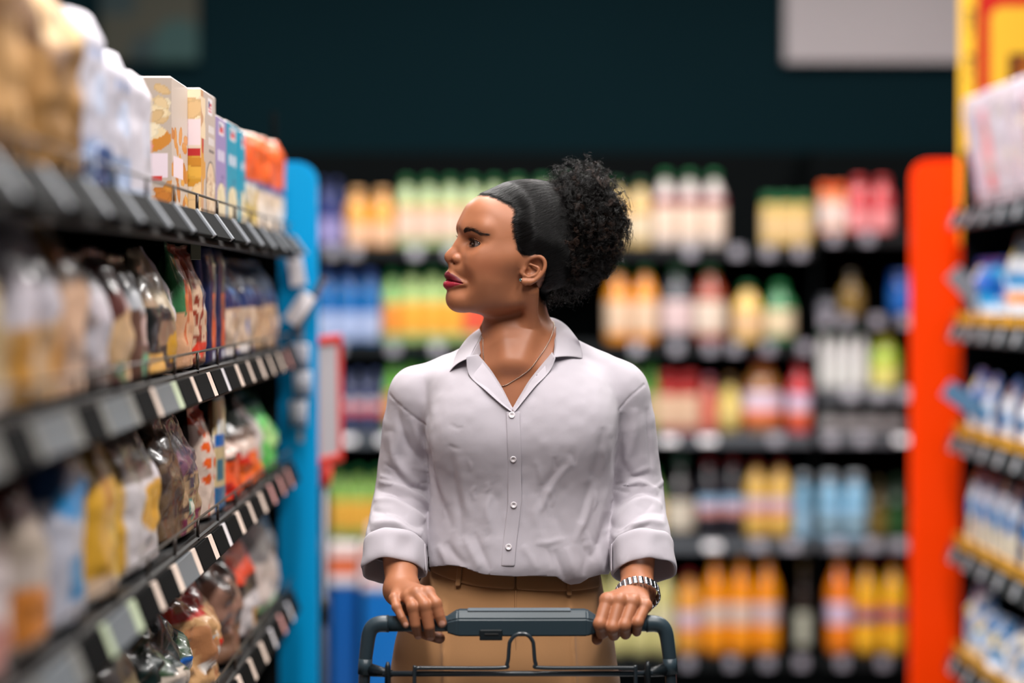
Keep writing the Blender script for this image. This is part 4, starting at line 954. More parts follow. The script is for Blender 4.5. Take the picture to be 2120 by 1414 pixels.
    for rname, py, bay_, runs in rows:
        z = Zp(py)
        for px0, px1, n, style, hp, body, lab, cap, band, words in runs:
            if bay_: px0 = max(px0, 1695)
            else: px1 = min(px1, 1685)
            w = (Xp(px1) - Xp(px0)) / n; h = hp / (FPX / YB)
            for i in range(n):
                o = make_bottle(style, w * .965, h, body, lab, cap, band=band)
                o.location = (Xp(px0) + (i + .5) * w, YB + .012 + w / 2 + rng.uniform(0, .012), z + .0005); o.rotation_euler = (0, 0, rng.uniform(0, 6.28))
                where = rname.split()[0] + (' back shelf at right' if bay_ else ' back shelf')
                if bay_ and rname.startswith('lower'): where = 'fifth back shelf at right'
                if bay_ and rname.startswith('fourth'): where = 'fourth back shelf at right'
                lb = words + ', ' + where if n == 1 else '%s, %s of %d from left, %s' % (words, ORD[i], n, where)
                tag(o, lb, 'bottle', words + 's' if n > 1 else None)
# ------------------------------------------------------------------ the shopper: body
HT, HP = R(76.0), R(8.0)
_Lx = np.array([math.cos(HT), -math.sin(HT), 0.0])
_Fx = np.array([-math.sin(HT), -math.cos(HT), 0.0])
_Zx = np.array([0, 0, 1.0])
HM = np.stack([_Lx, _Fx * math.cos(HP) + _Zx * math.sin(HP), _Zx * math.cos(HP) - _Fx * math.sin(HP)])
PY = 3.80                                     # distance of the shopper's axis
HO = at(1064, 554, PY)
HEAD = (HM, HO)
def head_w(l, f, z): return HO + (np.array([l, f, z]) / 1000.0) @ HM
def mm(*a): return np.array(a, float) / 1000.0

EYE_C = mm(31, 68.0, 24.6); EYE_R = 0.0122
LIP_U = [mm(-26.5, 77.6, -36.6), mm(-17, 90.6, -32.6), mm(-8, 100.2, -27.4), mm(-3, 102.4, -26.6), mm(0, 102.2, -28.0), mm(3, 102.4, -26.6), mm(8, 100.2, -27.4), mm(17, 90.6, -32.6), mm(26.5, 77.6, -36.6)]
LIP_UR = [0.0018, 0.0036, 0.0058, 0.0062, 0.0056, 0.0062, 0.0058, 0.0036, 0.0018]
LIP_L = [mm(-26.5, 80.5, -37.3), mm(-16, 94.0, -40.3), mm(-6, 101.2, -41.4), mm(0, 102.2, -41.6), mm(6, 101.2, -41.4), mm(16, 94.0, -40.3), mm(26.5, 80.5, -37.3)]
LIP_LR = [0.0020, 0.0050, 0.0066, 0.0068, 0.0066, 0.0050, 0.0020]

MOUTH = [mm(0, 105.5, -34.7), mm(8, 103.2, -34.8), mm(15, 97.2, -35.2), mm(21, 89.5, -36.1), mm(26.5, 81.5, -37.2)]
def build_head(s):
    H = dict(frame=HEAD)
    put(s, f_ell(mm(0, -6, 47), mm(72, 99, 78), 2.15), 0.01, **H)             # cranium
    put(s, f_ell(mm(0, -22, 56), mm(73, 78, 77), 2.1), 0.012, **H)
    put(s, f_ell(mm(0, 46, 66), mm(46, 42, 36), 2.2), 0.02, **H)
    put(s, f_ell(mm(48, 79, 30), mm(15, 22, 16), 2.0, True), 0.020, 'c', **H)          # temple beside the eye
    put(s, f_ell(mm(0, 30, 2), mm(60, 62, 70), 2.3), 0.022, **H)              # face
    put(s, f_cone(mm(38, 4, -50), mm(13, 73, -63), 0.0125, 0.016, True), 0.020, **H)   # jaw
    put(s, f_ell(mm(0, 40, -50), mm(38, 50, 24)), 0.02, **H)                  # under the jaw
    put(s, f_ell(mm(0, 62, -28), mm(28, 33, 32)), 0.014, **H)                  # muzzle
    put(s, f_ell(mm(0, 83, -61.5), mm(18, 17.5, 17.5)), 0.016, **H)               # chin
    put(s, f_ell(mm(30, 43, -17), mm(26, 37, 36), 2.0, True), 0.020, **H)     # cheeks
    put(s, f_cone(mm(53, 22, 10), mm(38, 62, 4), 0.014, 0.0135, True), 0.022, **H)     # cheekbone
    put(s, f_cone(mm(10, 80.5, 50), mm(42, 64, 50), 0.0135, 0.0115, True), 0.016, **H)   # brow
    put(s, f_ell(mm(36, 89.5, 26.5), mm(19, 19, 13.2), 2.0, True), 0.012, 'c', **H)
    put(s, f_ell(mm(0, 108, 35), mm(22, 13.5, 11)), 0.012, 'c', **H)                    # root of the nose        # eye socket
    # nose
    put(s, f_cone(mm(0, 82, 39), mm(0, 97.5, 11), 0.0076, 0.0080), 0.013, **H)
    put(s, f_ell(mm(0, 101.8, 2.6), mm(9.4, 11.2, 8.8)), 0.010, **H)
    put(s, f_ell(mm(13.4, 92.5, -0.4), mm(7.4, 10.6, 7.4), 2.0, True), 0.004, **H)
    put(s, f_cone(mm(0, 104, -2), mm(0, 97, -10), 0.0055, 0.0055), 0.006, **H)
    put(s, f_ell(mm(7.8, 98.5, -7.4), mm(4.0, 6.4, 4.0), 2.0, True), 0.003, 'c', **H)  # nostrils
    # eyelids
    E = EYE_C * 1000
    put(s, f_ell(mm(*E), mm(14.4, 14.2, 13.8), 2.0, True), 0.005, **H)
    a = R(-9)
    rot = np.array([[math.cos(a), 0, -math.sin(a)], [0, 1, 0], [math.sin(a), 0, math.cos(a)]])
    put(s, f_ell(mm(33.4, 77, 24.0), mm(14.8, 17, 6.6), 2.0, True, rot.T), 0.0012, 'c', **H)
    put(s, f_chain([mm(16, 79.5, 38.5), mm(24, 81, 42), mm(33, 77.5, 43), mm(42, 69, 39.5), mm(48.5, 59, 32.5)], [0.0045, 0.0055, 0.0058, 0.0055, 0.0045], True), 0.006, **H)  # upper fold
    put(s, f_chain([mm(19, 78, 18.0), mm(30, 77, 12.0), mm(42, 67, 13.5)], [0.004, 0.005, 0.005], True), 0.012, **H)  # below the eye
    # mouth
    put(s, f_ell(mm(0, 92, -17), mm(15, 11.0, 10)), 0.008, **H)
    put(s, f_ell(mm(16, 80.0, -22), mm(14, 13.2, 13), 2.0, True), 0.010, **H)
    put(s, f_ell(mm(37, 97, -36), mm(16, 17, 13), 2.0, True), 0.020, 'c', **H)
    put(s, f_chain(LIP_U, LIP_UR), 0.0065, **H)
    put(s, f_chain(LIP_L, LIP_LR), 0.0065, **H)
    put(s, f_ell(mm(0, 103, -34.7), mm(11, 9, 0.8)), 0.002, 'c', **H)
    # ears: u backwards, v up (as seen from the side), w outwards from the head
    b = 0.139; c = 0.99
    def ear(u, v, w):
        f = -u; z = v
        z = z - 2.5; return mm(61 + w, c * f + b * z, -b * f + c * z)
    hel = [ear(2.5, 4, 3), ear(5.5, 13, 6), ear(12.5, 17.5, 9), ear(21, 19, 12), ear(27.5, 15, 14), ear(30.3, 7.5, 15), ear(28.5, -2, 15), ear(23, -11, 13), ear(15.5, -17.5, 10.5), ear(8.5, -20.5, 8.5)]
    put(s, f_ell(ear(13, -1, 4.5), mm(4.5, 17, 21), 2.0, True), 0.008, **H)
    put(s, f_chain([ear(1, -20, 6.5), ear(-2, -19.5, 6), ear(6, -20, 7.5)], [0.0062, 0.0052, 0.0055], True), 0.004, **H)
    put(s, f_ell(ear(13.5, 1, 11), mm(8.5, 12.5, 15), 2.0, True), 0.004, 'c', **H)
    put(s, f_chain(catmull(hel, 28), np.interp(np.linspace(0, 9, 28), range(10), [0.0024, 0.0028, 0.003, 0.0032, 0.0032, 0.003, 0.003, 0.0032, 0.0036, 0.0045]), True), 0.0025, **H)
    put(s, f_chain(catmull([ear(9, 7, 5), ear(15, 4.5, 8.5), ear(20.5, 1, 11), ear(20, -5.5, 11), ear(14, -10.5, 9.5), ear(5.5, -11.2, 8), ear(-1, -10, 6.5)], 20), np.interp(np.linspace(0, 6, 20), range(7), [0.0016, 0.002, 0.0026, 0.0026, 0.0026, 0.0032, 0.0035]), True), 0.0025, **H)
    put(s, f_chain([ear(-1.5, 3, 4), ear(-1.0, -1.5, 5.5), ear(-4, -6.5, 5)], [0.003, 0.0034, 0.0035], True), 0.003, **H)
    put(s, f_ell(ear(6, -5.5, 8), mm(6.5, 5, 5.5), 2.0, True), 0.003, 'c', **H)

HAND_Y = 3.58
def hw(px, py, dy): return at(px, py, HAND_Y + dy)
BAR = at(1072, 1291, HAND_Y)                  # centre of the trolley's push bar
BAR_R = 0.0118

# finger joints: photo-plane position of each joint and its distance from the bar's axis
HAND_A = [  # shopper's right hand
    ('pinky', [hw(817, 1240, .010), hw(821, 1257, -.010), hw(832, 1279, -.0175), hw(840, 1293, -.018)], [0.0075, 0.0066, 0.0060, 0.0054]),
    ('ring', [hw(845, 1236, .004), hw(855, 1257, -.018), hw(860, 1293, -.0205), hw(866, 1315, -.006)], [0.0086, 0.0086, 0.0079, 0.0066]),
    ('middle', [hw(863, 1230, .000), hw(880, 1254, -.020), hw(888, 1297, -.0215), hw(891, 1317, -.007)], [0.0092, 0.0094, 0.0086, 0.0071]),
    ('index', [hw(887, 1229, .000), hw(902, 1250, -.018), hw(910, 1275, -.0205), hw(915, 1290, -.020)], [0.0092, 0.0088, 0.0081, 0.0071]),
    ('thumb', [hw(842, 1262, .040), hw(850, 1296, .026), hw(885, 1312, .022), hw(910, 1321, .016)], [0.0118, 0.0107, 0.0098, 0.0083])]
HAND_B = [  # shopper's left hand
    ('index', [hw(1257, 1244, -.002), hw(1242, 1292, -.0235), hw(1246, 1312, -.008), hw(1252, 1310, .010)], [0.0105, 0.0094, 0.0083, 0.0075]),
    ('middle', [hw(1283, 1244, -.004), hw(1268, 1299, -.0245), hw(1271, 1315, -.008), hw(1275, 1312, .010)], [0.0105, 0.0096, 0.0086, 0.0075]),
    ('ring', [hw(1310, 1247, -.002), hw(1293, 1295, -.024), hw(1295, 1313, -.008), hw(1298, 1310, .010)], [0.0101, 0.0090, 0.0081, 0.0073]),
    ('pinky', [hw(1336, 1255, .002), hw(1320, 1289, -.021), hw(1318, 1308, -.006), hw(1317, 1307, .009)], [0.0090, 0.0079, 0.0071, 0.0062]),
    ('thumb', [hw(1290, 1262, .040), hw(1262, 1290, .030), hw(1238, 1310, .020), hw(1236, 1324, .006)], [0.0118, 0.0107, 0.0098, 0.0081])]
WRIST_A = hw(832, 1222, .085); ELB_A = at(824, 1028, 3.845); SHO_A = at(866, 826, 3.83)
WRIST_B = hw(1319, 1226, .085); ELB_B = at(1318, 1030, 3.845); SHO_B = at(1283, 822, 3.83)

def build_limbs(s):
    for sh, el, wr, hand in ((SHO_A, ELB_A, WRIST_A, HAND_A), (SHO_B, ELB_B, WRIST_B, HAND_B)):
        put(s, f_cone(sh, el, .036, .033), .02)
        mid = el * .62 + wr * .38
        put(s, f_cone(el, mid, .032, .0315), .015)
        put(s, f_cone(mid, wr, .0315, .0235), .015)
        side = np.array([.0062, 0, 0])
        put(s, f_cone(wr - side, wr + side, .0215, .0215), .014)
        for nm, J, r in hand:
            if nm == 'thumb':
                put(s, f_cone(wr * .55 + J[0] * .45, J[0], .017, .014), .014)
            else:
                put(s, f_cone(wr, J[0], .017, r[0] * 1.05), .008)
                put(s, f_cone(J[0], J[0] + np.array([0, .002, .0012]), r[0] * 1.02, r[0] * 1.02), .006)
            put(s, f_chain(J, r), .0020)
            if nm != 'thumb' :
                put(s, f_ell(J[1], np.full(3, r[1] * 1.07)), .003)

NECK_TOP = np.array([at(1066, 640, 3.835)[0], 3.835, at(1066, 610, 3.835)[2]])
NECK_BOT = at(1078, 745, 3.85)
NOTCH = at(1066, 752, 3.752)
def build_torso(s):
    put(s, f_cone(NECK_TOP, NECK_BOT, .0465, .053), .02)
    put(s, f_ell(at(1075, 870, 3.83), np.array([.145, .085, .15]), 2.3), .036)
    put(s, f_ell(at(1075, 1080, 3.83), np.array([.125, .085, .19]), 2.3), .05)
    for sh in (SHO_A, SHO_B):
        put(s, f_cone(NECK_BOT + np.array([0, 0, -.042]), sh, .044, .036), .025)
        put(s, f_cone(NOTCH + np.array([.012 * np.sign(sh[0] - NOTCH[0]), .012, -.002]), sh + np.array([0, -.03, .005]), .009, .010), .016)  # collarbone
    # neck muscles: the one on her left stands out
    put(s, f_chain([head_w(50, -20, -34), at(1100, 680, 3.785), NOTCH + np.array([.008, .008, .002])], [.012, .009, .005]), .03)
    put(s, f_chain([at(1042, 665, 3.81), at(1046, 712, 3.776), NOTCH + np.array([-.012, .010, .004])], [.012, .0075, .004]), .04)

SK = Sdf()
build_torso(SK); build_limbs(SK); build_head(SK)
BODY_LO = (-0.24, 3.48, 0.93); BODY_HI = (0.29, 3.985, 1.70)

RAW = {}
def tri(q):
    return np.concatenate([q[:, [0, 1, 2]], q[:, [0, 2, 3]]])

def build_body(parent):
    V, Q = SK.mesh(BODY_LO, BODY_HI, 0.0022)
    RAW['V'] = V; RAW['Q'] = Q
    o = mesh_obj('body', V, Q, None, parent)
    me = o.data
    bm = bmesh.new(); bm.from_mesh(me)
    hc = (HO + np.array([-.03, 0, .0]))
    sel = []
    for e in bm.edges:
        c = (e.verts[0].co + e.verts[1].co) * .5
        l = HM @ (np.array(c) - HO)
        if (l[1] > .005 and l[0] > -.045 and -.10 < l[2] < .075) or (-.045 < l[1] <= .005 and l[0] > .045 and abs(l[2]) < .04) or (c.z < 1.02 and c.y < 3.62):
            sel.append(e)
    bmesh.ops.subdivide_edges(bm, edges=sel, cuts=1, use_grid_fill=True)
    sel = []
    for e in bm.edges:
        l = HM @ (np.array((e.verts[0].co + e.verts[1].co) * .5) - HO)
        if l[1] > .055 and abs(l[0]) < .034 and (-.056 < l[2] < -.014 or (.010 < l[2] < .042 and l[0] > .010)): sel.append(e)
    bmesh.ops.subdivide_edges(bm, edges=sel, cuts=1, use_grid_fill=True)
    bm.to_mesh(me); bm.free()
    n = len(me.vertices); V = np.empty(n * 3, np.float32); me.vertices.foreach_get('co', V); V = V.reshape(-1, 3).astype(float)
    vis = (V[:, 2] > 1.28) | (V[:, 1] < 3.75)
    V[vis] = SK.project(V[vis], 2)
    me.vertices.foreach_set('co', V.astype(np.float32).ravel()); me.update()
    me.polygons.foreach_set('use_smooth', np.ones(len(me.polygons), bool))
    # the line where the lips meet
    Lm = (V - HO) @ HM.T; la = np.abs(Lm[:, 0]) * 1000; lz = Lm[:, 2] * 1000
    zm = np.interp(la, [0, 8, 15, 21, 26.5], [-34.7, -34.8, -35.2, -36.1, -37.2])
    gm = (Lm[:, 1] > .07) & (la < 29) & (np.abs(lz - zm) < 4)
    V[gm] -= SK.grad(V[gm]) * (.0030 * np.exp(-((lz - zm)[gm] / 1.0) ** 2) * sstep(29, 25, la[gm]))[:, None]
    # crease of the upper eyelids
    a9 = R(-9); ex = np.abs(Lm[:, 0]) * 1000 - 33.2; ez = lz - 24.0
    xr = ex * math.cos(a9) + ez * math.sin(a9); zr = -ex * math.sin(a9) + ez * math.cos(a9)
    zc = 10.6 * np.sqrt(np.maximum(0, 1 - (xr / 17.5) ** 2))
    gm = (Lm[:, 1] > .05) & (np.abs(xr) < 16) & (np.abs(zr - zc) < 3) & (zr > 0)
    V[gm] -= SK.grad(V[gm]) * (.0013 * np.exp(-((zr - zc)[gm] / .7) ** 2) * sstep(16, 12, np.abs(xr[gm])))[:, None]
    # keep the body under the clothes
    d = SH.eval(V, .03); g = SH.grad(V, .002)
    qx = 1030 + V[:, 0] * FPX / PY; qy = 605 + (CAMZ - V[:, 2]) * FPX / PY
    vz = (in_poly(np.stack([qx, qy], 1), VPOLY) > -6) & (V[:, 1] < 3.82)
    nkd = np.sqrt((V[:, 0] - pX(1076)) ** 2 + (V[:, 1] - 3.845) ** 2) < .064
    cov = ~vz & ~(nkd & (V[:, 2] > pZ(760))) & (V[:, 2] < pZ(660))
    for c_, a_ in CUFFS.values(): cov &= ~((np.abs(qx - 1076) > 185) & ((V - c_) @ a_ > .012) & (np.abs(V[:, 0] - c_[0]) < .09))
    push = np.where(cov, np.clip(d + .0100, 0, .03), 0)
    V = V - g * push[:, None]; me.vertices.foreach_set('co', V.astype(np.float32).ravel()); me.update()
    # skin pigment, plus painted shade where the lips meet
    base = lin((162, 104, 73))
    C = np.tile(base, (n, 1))
    L = (V - HO) @ HM.T; A = L.copy(); A[:, 0] = np.abs(A[:, 0])
    hd = (V[:, 2] > 1.36)
    def mixc(m, c):
        C[:] = C * (1 - m[:, None]) + lin(c) * m[:, None]
    def blob(c, r, amt): return hd * amt * np.exp(-(((A - mm(*c)) / mm(*r)) ** 2).sum(1))
    mixc(blob((46, 50, -6), (22, 30, 16), .40), (150, 72, 50))          # cheeks
    mixc(blob((10, 100, 4), (14, 14, 10), .25), (160, 88, 60))
    mixc(blob((32, 80, 17), (16, 12, 5), .35), (104, 58, 38))           # under the eyes
    mixc(blob((32, 82, 36), (18, 12, 5), .25), (112, 62, 40))           # lids
    du = f_chain(LIP_U, LIP_UR)[0](L); dl = f_chain(LIP_L, LIP_LR)[0](L)
    front = hd & (L[:, 1] > .06)
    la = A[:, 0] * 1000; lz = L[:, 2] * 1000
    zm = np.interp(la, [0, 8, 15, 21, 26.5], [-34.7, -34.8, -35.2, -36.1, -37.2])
    zu = np.interp(la, [0, 3.5, 8, 14, 19, 23, 27], [-22.0, -20.8, -21.8, -24.6, -28.2, -31.8, -35.8]); zl = np.interp(la, [0, 8, 15, 21, 27], [-48.8, -48.2, -45.6, -42.2, -37.6])
    front = front & (la < 27.5) & (L[:, 1] > .074)
    mixc(front * sstep(.6, -.3, lz - zu) * (lz > zm), (100, 24, 35))
    mixc(front * sstep(.6, -.3, zl - lz) * (lz <= zm), (146, 34, 50))
    mixc(front * np.exp(-((lz - zm) / .7) ** 2) * .85, (46, 11, 15))  # shade of the mouth crease painted as a dark line
    hl = inside_field(A[:, 1:], hairline())
    mixc((V[:, 2] > 1.38) * (np.abs(SCALP.eval(V, .05)) < .004) * sstep(-.007, .003, hl + .003 * vnoise(V, 160)) * .93, (20, 14, 11))   # hair roots
    # brow pigment under the brow hairs
    bd = f_chain(BROW, [.0016, .0024, .0022, .0017, .0010, .0004], True)[0](A)
    mixc(hd * (L[:, 1] > .03) * .8 * sstep(.0020, -.0010, bd), (52, 30, 22))
    # lash line and the dark edge of the lids
    lidm = sstep(.0175, .0150, np.linalg.norm(A - EYE_C, axis=1))
    eo = np.sqrt((xr / 14.8) ** 2 + (zr / 6.6) ** 2)
    mixc(hd * (A[:, 1] > .052) * sstep(1.26, 1.04, eo) * lidm * (zr > -1) * .85, (30, 17, 13)); mixc(hd * (A[:, 1] > .052) * sstep(1.20, 1.0, eo) * lidm * (zr <= -1) * .45, (60, 34, 26))
    ld = np.abs(np.linalg.norm(A - EYE_C, axis=1) - EYE_R)
    lid = hd * (A[:, 1] > .060) * sstep(.0016, .0006, ld) * .75
    mixc(lid, (40, 22, 18))
    # finger nails
    for hand in (HAND_A, HAND_B):
        for nm, J, r in hand:
            if hand is HAND_B: continue
            ax = J[3] - J[2]; ax /= np.linalg.norm(ax)
            up = np.array([0, -1.0, .1]); up -= ax * (up @ ax); up /= np.linalg.norm(up)
            if nm in ('ring', 'middle'):
                up = np.array([0, -.6, -.6]); up -= ax * (up @ ax); up /= np.linalg.norm(up)
            c = J[3] + up * r[3] * .95
            m = sstep(r[3] * .85, r[3] * .6, np.linalg.norm((V - c) - ((V - c) @ up)[:, None] * up * .3, axis=1))
            mixc(m * .8, (214, 160, 140))
    # uneven tone
    nz = vnoise(V, 90.0) * .05 + vnoise(V, 30.0) * .05
    C *= (1 + nz)[:, None]
    set_col(me, np.clip(C, 0, 1))
    me.materials.append(skin_mat())
    return o

BROW = [mm(18.5, 86, 47.6), mm(23, 85.5, 48.3), mm(29, 83, 49.2), mm(36, 77.5, 49.8), mm(44, 68, 48.2), mm(50, 58, 44.3)]

def skin_mat():
    m = mat('skin', (168, 104, 70), rough=.45, spec=.42, vcol=True, sss=.10, bump=('noise', 900.0, .08, .001))
    return m
# ------------------------------------------------------------------ the shopper: hair
def hit(px, py, t0=3.2):
    """first point of the skin seen at a photo pixel"""
    o = np.array([0, 0, CAMZ]); d = at(px, py, 3.7) - o; d /= np.linalg.norm(d); t = t0
    best = (9, t)
    for _ in range(80):
        q = float(SK.eval(np.array([o + d * t]), .3)[0]); t += q * .8
        if q < best[0]: best = (q, t)
        if t > 4.2: break
    return o + d * (t if best[0] < .001 else best[1])

SCALP = Sdf()
put(SCALP, f_ell(mm(0, -6, 47), mm(72, 99, 78), 2.15), 0.01, frame=HEAD)
put(SCALP, f_ell(mm(0, -22, 56), mm(73, 78, 77), 2.1), 0.012, frame=HEAD)
put(SCALP, f_ell(mm(0, 48, 66), mm(46, 44, 36), 2.2), 0.02, frame=HEAD)
put(SCALP, f_cone(NECK_TOP, NECK_BOT, .0475, .056), .02)
put(SCALP, f_chain([head_w(50, -20, -34), at(1100, 680, 3.785), NOTCH], [.012, .011, .0075]), .03)

def hairline():
    """outline of the hair on her left side, as (forward, up) in the head's axes"""
    pts = [(1000, 404), (1018, 404), (1040, 414), (1061, 424), (1070, 436), (1068, 450), (1065, 461), (1068, 476), (1070, 495), (1071, 511), (1073, 529), (1092, 527), (1106, 524)]
    H = [((hit(*p) - HO) @ HM.T)[1:] for p in pts]
    H = [np.array([.071, .106])] + H[1:]
    H += [np.array([-.034, .018]), np.array([-.038, -.002]), np.array([-.041, -.022]), np.array([-.050, -.042]), np.array([-.080, -.052])]
    return np.array(H)

def inside_field(F, HL):
    """signed distance to the hairline in the side view, positive in the hair"""
    poly = np.vstack([HL, [[-.3, -.052], [-.3, .3], [.071, .3]]])
    d = np.full(len(F), 9.0); ins = np.zeros(len(F), bool)
    n = len(poly)
    for i in range(n):
        a = poly[i]; b = poly[(i + 1) % n]; ab = b - a
        if i < len(HL) - 1:
            t = np.clip(((F - a) @ ab) / (ab @ ab), 0, 1); d = np.minimum(d, np.linalg.norm(F - a - t[:, None] * ab, axis=1))
        c = (a[1] > F[:, 1]) != (b[1] > F[:, 1])
        x = a[0] + (F[:, 1] - a[1]) * (b[0] - a[0]) / (b[1] - a[1] + 1e-12)
        ins ^= c & (F[:, 0] < x)
    return np.where(ins, d, -d)

BUN_BASE = head_w(0, -80, 98)
PUFF_C = at(1195, 472, 3.815)
PUFF_R = np.array([.084, .082, .107])

def build_hair(parent):
    rng = np.random.default_rng(11)
    HL = hairline()
    V = RAW['V']; T = tri(RAW['Q'])
    L = (V - HO) @ HM.T
    f = inside_field(L[:, 1:], HL)
    f = np.where((V[:, 2] < 1.36) | (np.abs(SCALP.eval(V, .05)) > .0035), -.02, f)
    keep = (f[T] > -.004).any(1) & (V[T[:, 0], 2] > 1.38)
    Vc, Tc = clip_tris(V, T[keep], f)
    Lc = (Vc - HO) @ HM.T; fc = np.maximum(inside_field(Lc[:, 1:], HL), 0)
    N = SCALP.grad(Vc)
    # flow of the combed-back hair, used to groove the cap into locks
    D = BUN_BASE - Vc; dist = np.linalg.norm(D, axis=1)
    ax = np.array([_Lx, HM[2]]); ang = np.arctan2(Lc[:, 2] - .085, np.abs(Lc[:, 0]) + .004)
    groove = np.sin(ang * 60 + vnoise(Vc, 12) * 1.2) * .4 + np.sin(ang * 130 + 2 + vnoise(Vc, 12)) * .3
    th = .0005 + .0065 * sstep(0, .030, fc) + .0009 * groove * sstep(.004, .02, fc)
    cap = mesh_obj('hair', Vc + N * th[:, None], Tc, mat('hair_cap', (7, 5, 5), rough=.55, spec=.12), parent)
    cap['label'] = 'near-black hair combed back tightly into a curly puff'
    # combed strands
    n = 15000
    near = np.flatnonzero((fc < .016) & (Lc[:, 0] > -.01)); idx = np.concatenate([rng.choice(near, n), rng.integers(0, len(Vc), n * 2)]); rng.shuffle(idx); n2 = len(idx); P = Vc[idx] + rng.normal(0, .0012, (n2, 3))
    side = (P - HO) @ _Lx > -.03
    P = P[side][:n]; n = len(P)
    lf = np.maximum(inside_field(((P - HO) @ HM.T)[:, 1:], HL), 0)
    lift = rng.uniform(0, .0013, n)
    cur = SCALP.project(P, 2); steps = 13; out = np.zeros((steps, n, 3)); total = np.linalg.norm(BUN_BASE - cur, axis=1)
    wig = rng.normal(0, .05, (n, 3))
    for s_ in range(steps):
        g = SCALP.grad(cur); lf = np.maximum(inside_field(((cur - HO) @ HM.T)[:, 1:], HL), 0)
        out[s_] = cur + g * (.0008 + .0068 * sstep(0, .030, lf) + lift)[:, None]
        d = BUN_BASE - cur; d /= np.linalg.norm(d, axis=1)[:, None] + 1e-9
        d = d + wig * .5; d -= g * (d * g).sum(1)[:, None]; d /= np.linalg.norm(d, axis=1)[:, None] + 1e-9
        cur = cur + d * (np.minimum(.0048, np.linalg.norm(BUN_BASE - cur, axis=1) * .5))[:, None]
        cur = cur - SCALP.grad(cur) * SCALP.eval(cur, .05)[:, None]
    strands('combed_strands', [out[:, i] for i in range(n)], .00017, hair_mat('hair_strand', (9, 7, 7), rough=.34, spec=.28), cap, .6)
    # baby hairs along the hairline
    cs = []
    k = np.flatnonzero((fc < .004) & (Lc[:, 1] > -.01) & (Lc[:, 0] > 0)); k = rng.choice(k, 2600)
    p = SCALP.project(Vc[k], 2); g = SCALP.grad(p)
    d = BUN_BASE - p; d -= g * (d * g).sum(1)[:, None]; d /= np.linalg.norm(d, axis=1)[:, None]
    for i in range(len(p)):
        Lh = rng.uniform(.006, .016); side = np.cross(g[i], d[i]); b = rng.uniform(-.6, .6)
        t = np.linspace(0, 1, 6)[:, None]; st = p[i] - d[i] * rng.uniform(.000, .009) * (rng.random() ** .7)
        cs.append(st + d[i] * Lh * t + side * b * Lh * t * t + g[i] * (.0004 + .0012 * t))
    strands('baby_hair', cs, .00012, hair_mat('hair_strand'), cap, .3)
    # the puff: a dark lumpy core and thousands of springy curls
    A = np.stack([_Lx, np.array([-_Fx[0], -_Fx[1], 0]), _Zx])          # sideways, backwards, up
    bm = bmesh.new(); bmesh.ops.create_icosphere(bm, subdivisions=5, radius=1)
    U = np.array([v.co[:] for v in bm.verts])
    def radius(U):
        r = 1 + .10 * vnoise(U + 3, 2.2) + .05 * vnoise(U, 5)
        low = sstep(-.2, -1, U[:, 2]); fr = sstep(.0, -.9, U[:, 1])
        return r * (1 - .10 * low) * (1 - .16 * fr)
    Wc = PUFF_C + (U * PUFF_R * (radius(U) * (.84 + .05 * vnoise(U + 9, 9)))[:, None]) @ A
    for v, w in zip(bm.verts, Wc): v.co = w
    puff = bm_obj('hair_puff', bm, mat('hair_core', (9, 7, 6), rough=.8, spec=.1, bump=('noise', 260, 1.0, .004)), parent, True)
    puff['label'] = 'big puff of tight dark brown curls at the back of the head'
    n = 1500; m = 30; t = np.linspace(0, 1, m); per = 7
    U = rng.normal(0, 1, (n, 3)); U /= np.linalg.norm(U, axis=1)[:, None]
    rr = radius(U); curls = []; brown = []
    for i in range(n):
        u = U[i]; nrm = (u / PUFF_R) @ A; nrm /= np.linalg.norm(nrm)
        base = PUFF_C + (u * PUFF_R * rr[i] * rng.uniform(.66, .88)) @ A
        tang = rng.normal(0, 1, 3); tang -= nrm * (tang @ nrm); tang /= np.linalg.norm(tang)
        Lh = rng.uniform(.022, .048); turns = Lh / rng.uniform(.009, .016); rad = rng.uniform(.0022, .0046)
        a = rng.uniform(.10, .70)
        axis = nrm * a + tang * (1 - a) + np.array([0, 0, -.30]); axis /= np.linalg.norm(axis)
        e1 = np.cross(axis, nrm); e1 /= np.linalg.norm(e1) + 1e-9; e2 = np.cross(axis, e1); ph0 = rng.uniform(0, 6.28)
        lim = rr[i] * rng.uniform(.90, 1.05); bend = rng.normal(0, .012, 3)
        for k in range(per):
            ph = turns * 2 * PI * t + ph0 + rng.normal(0, .30); rd = rad * (.55 + .45 * t) * (1 + rng.normal(0, .16))
            c = base + rng.normal(0, .0009, 3) + axis * (Lh * t[:, None]) * (1 + rng.normal(0, .06)) + (np.cos(ph) * rd)[:, None] * e1 + (np.sin(ph) * rd)[:, None] * e2 + bend * (t * t)[:, None]
            q = ((c - PUFF_C) @ A.T) / PUFF_R; ql = np.linalg.norm(q, axis=1); lm = lim * (1 + (rng.uniform(0, .10) if k == 0 else rng.uniform(-.02, .02)))
            c = PUFF_C + (q * np.where(ql > lm, lm / ql, 1.0)[:, None] * PUFF_R) @ A
            (brown if i % 5 == 0 else curls).append(c)
    strands('curls', curls, .00019, hair_mat('hair_curl', (12, 9, 8), rough=.42, spec=.25), puff, .5)
    strands('curls', brown, .00019, hair_mat('hair_curl_brown', (48, 31, 22), rough=.45, spec=.3), puff, .5)
    # curls at the nape and frizz on the crown
    cs = []
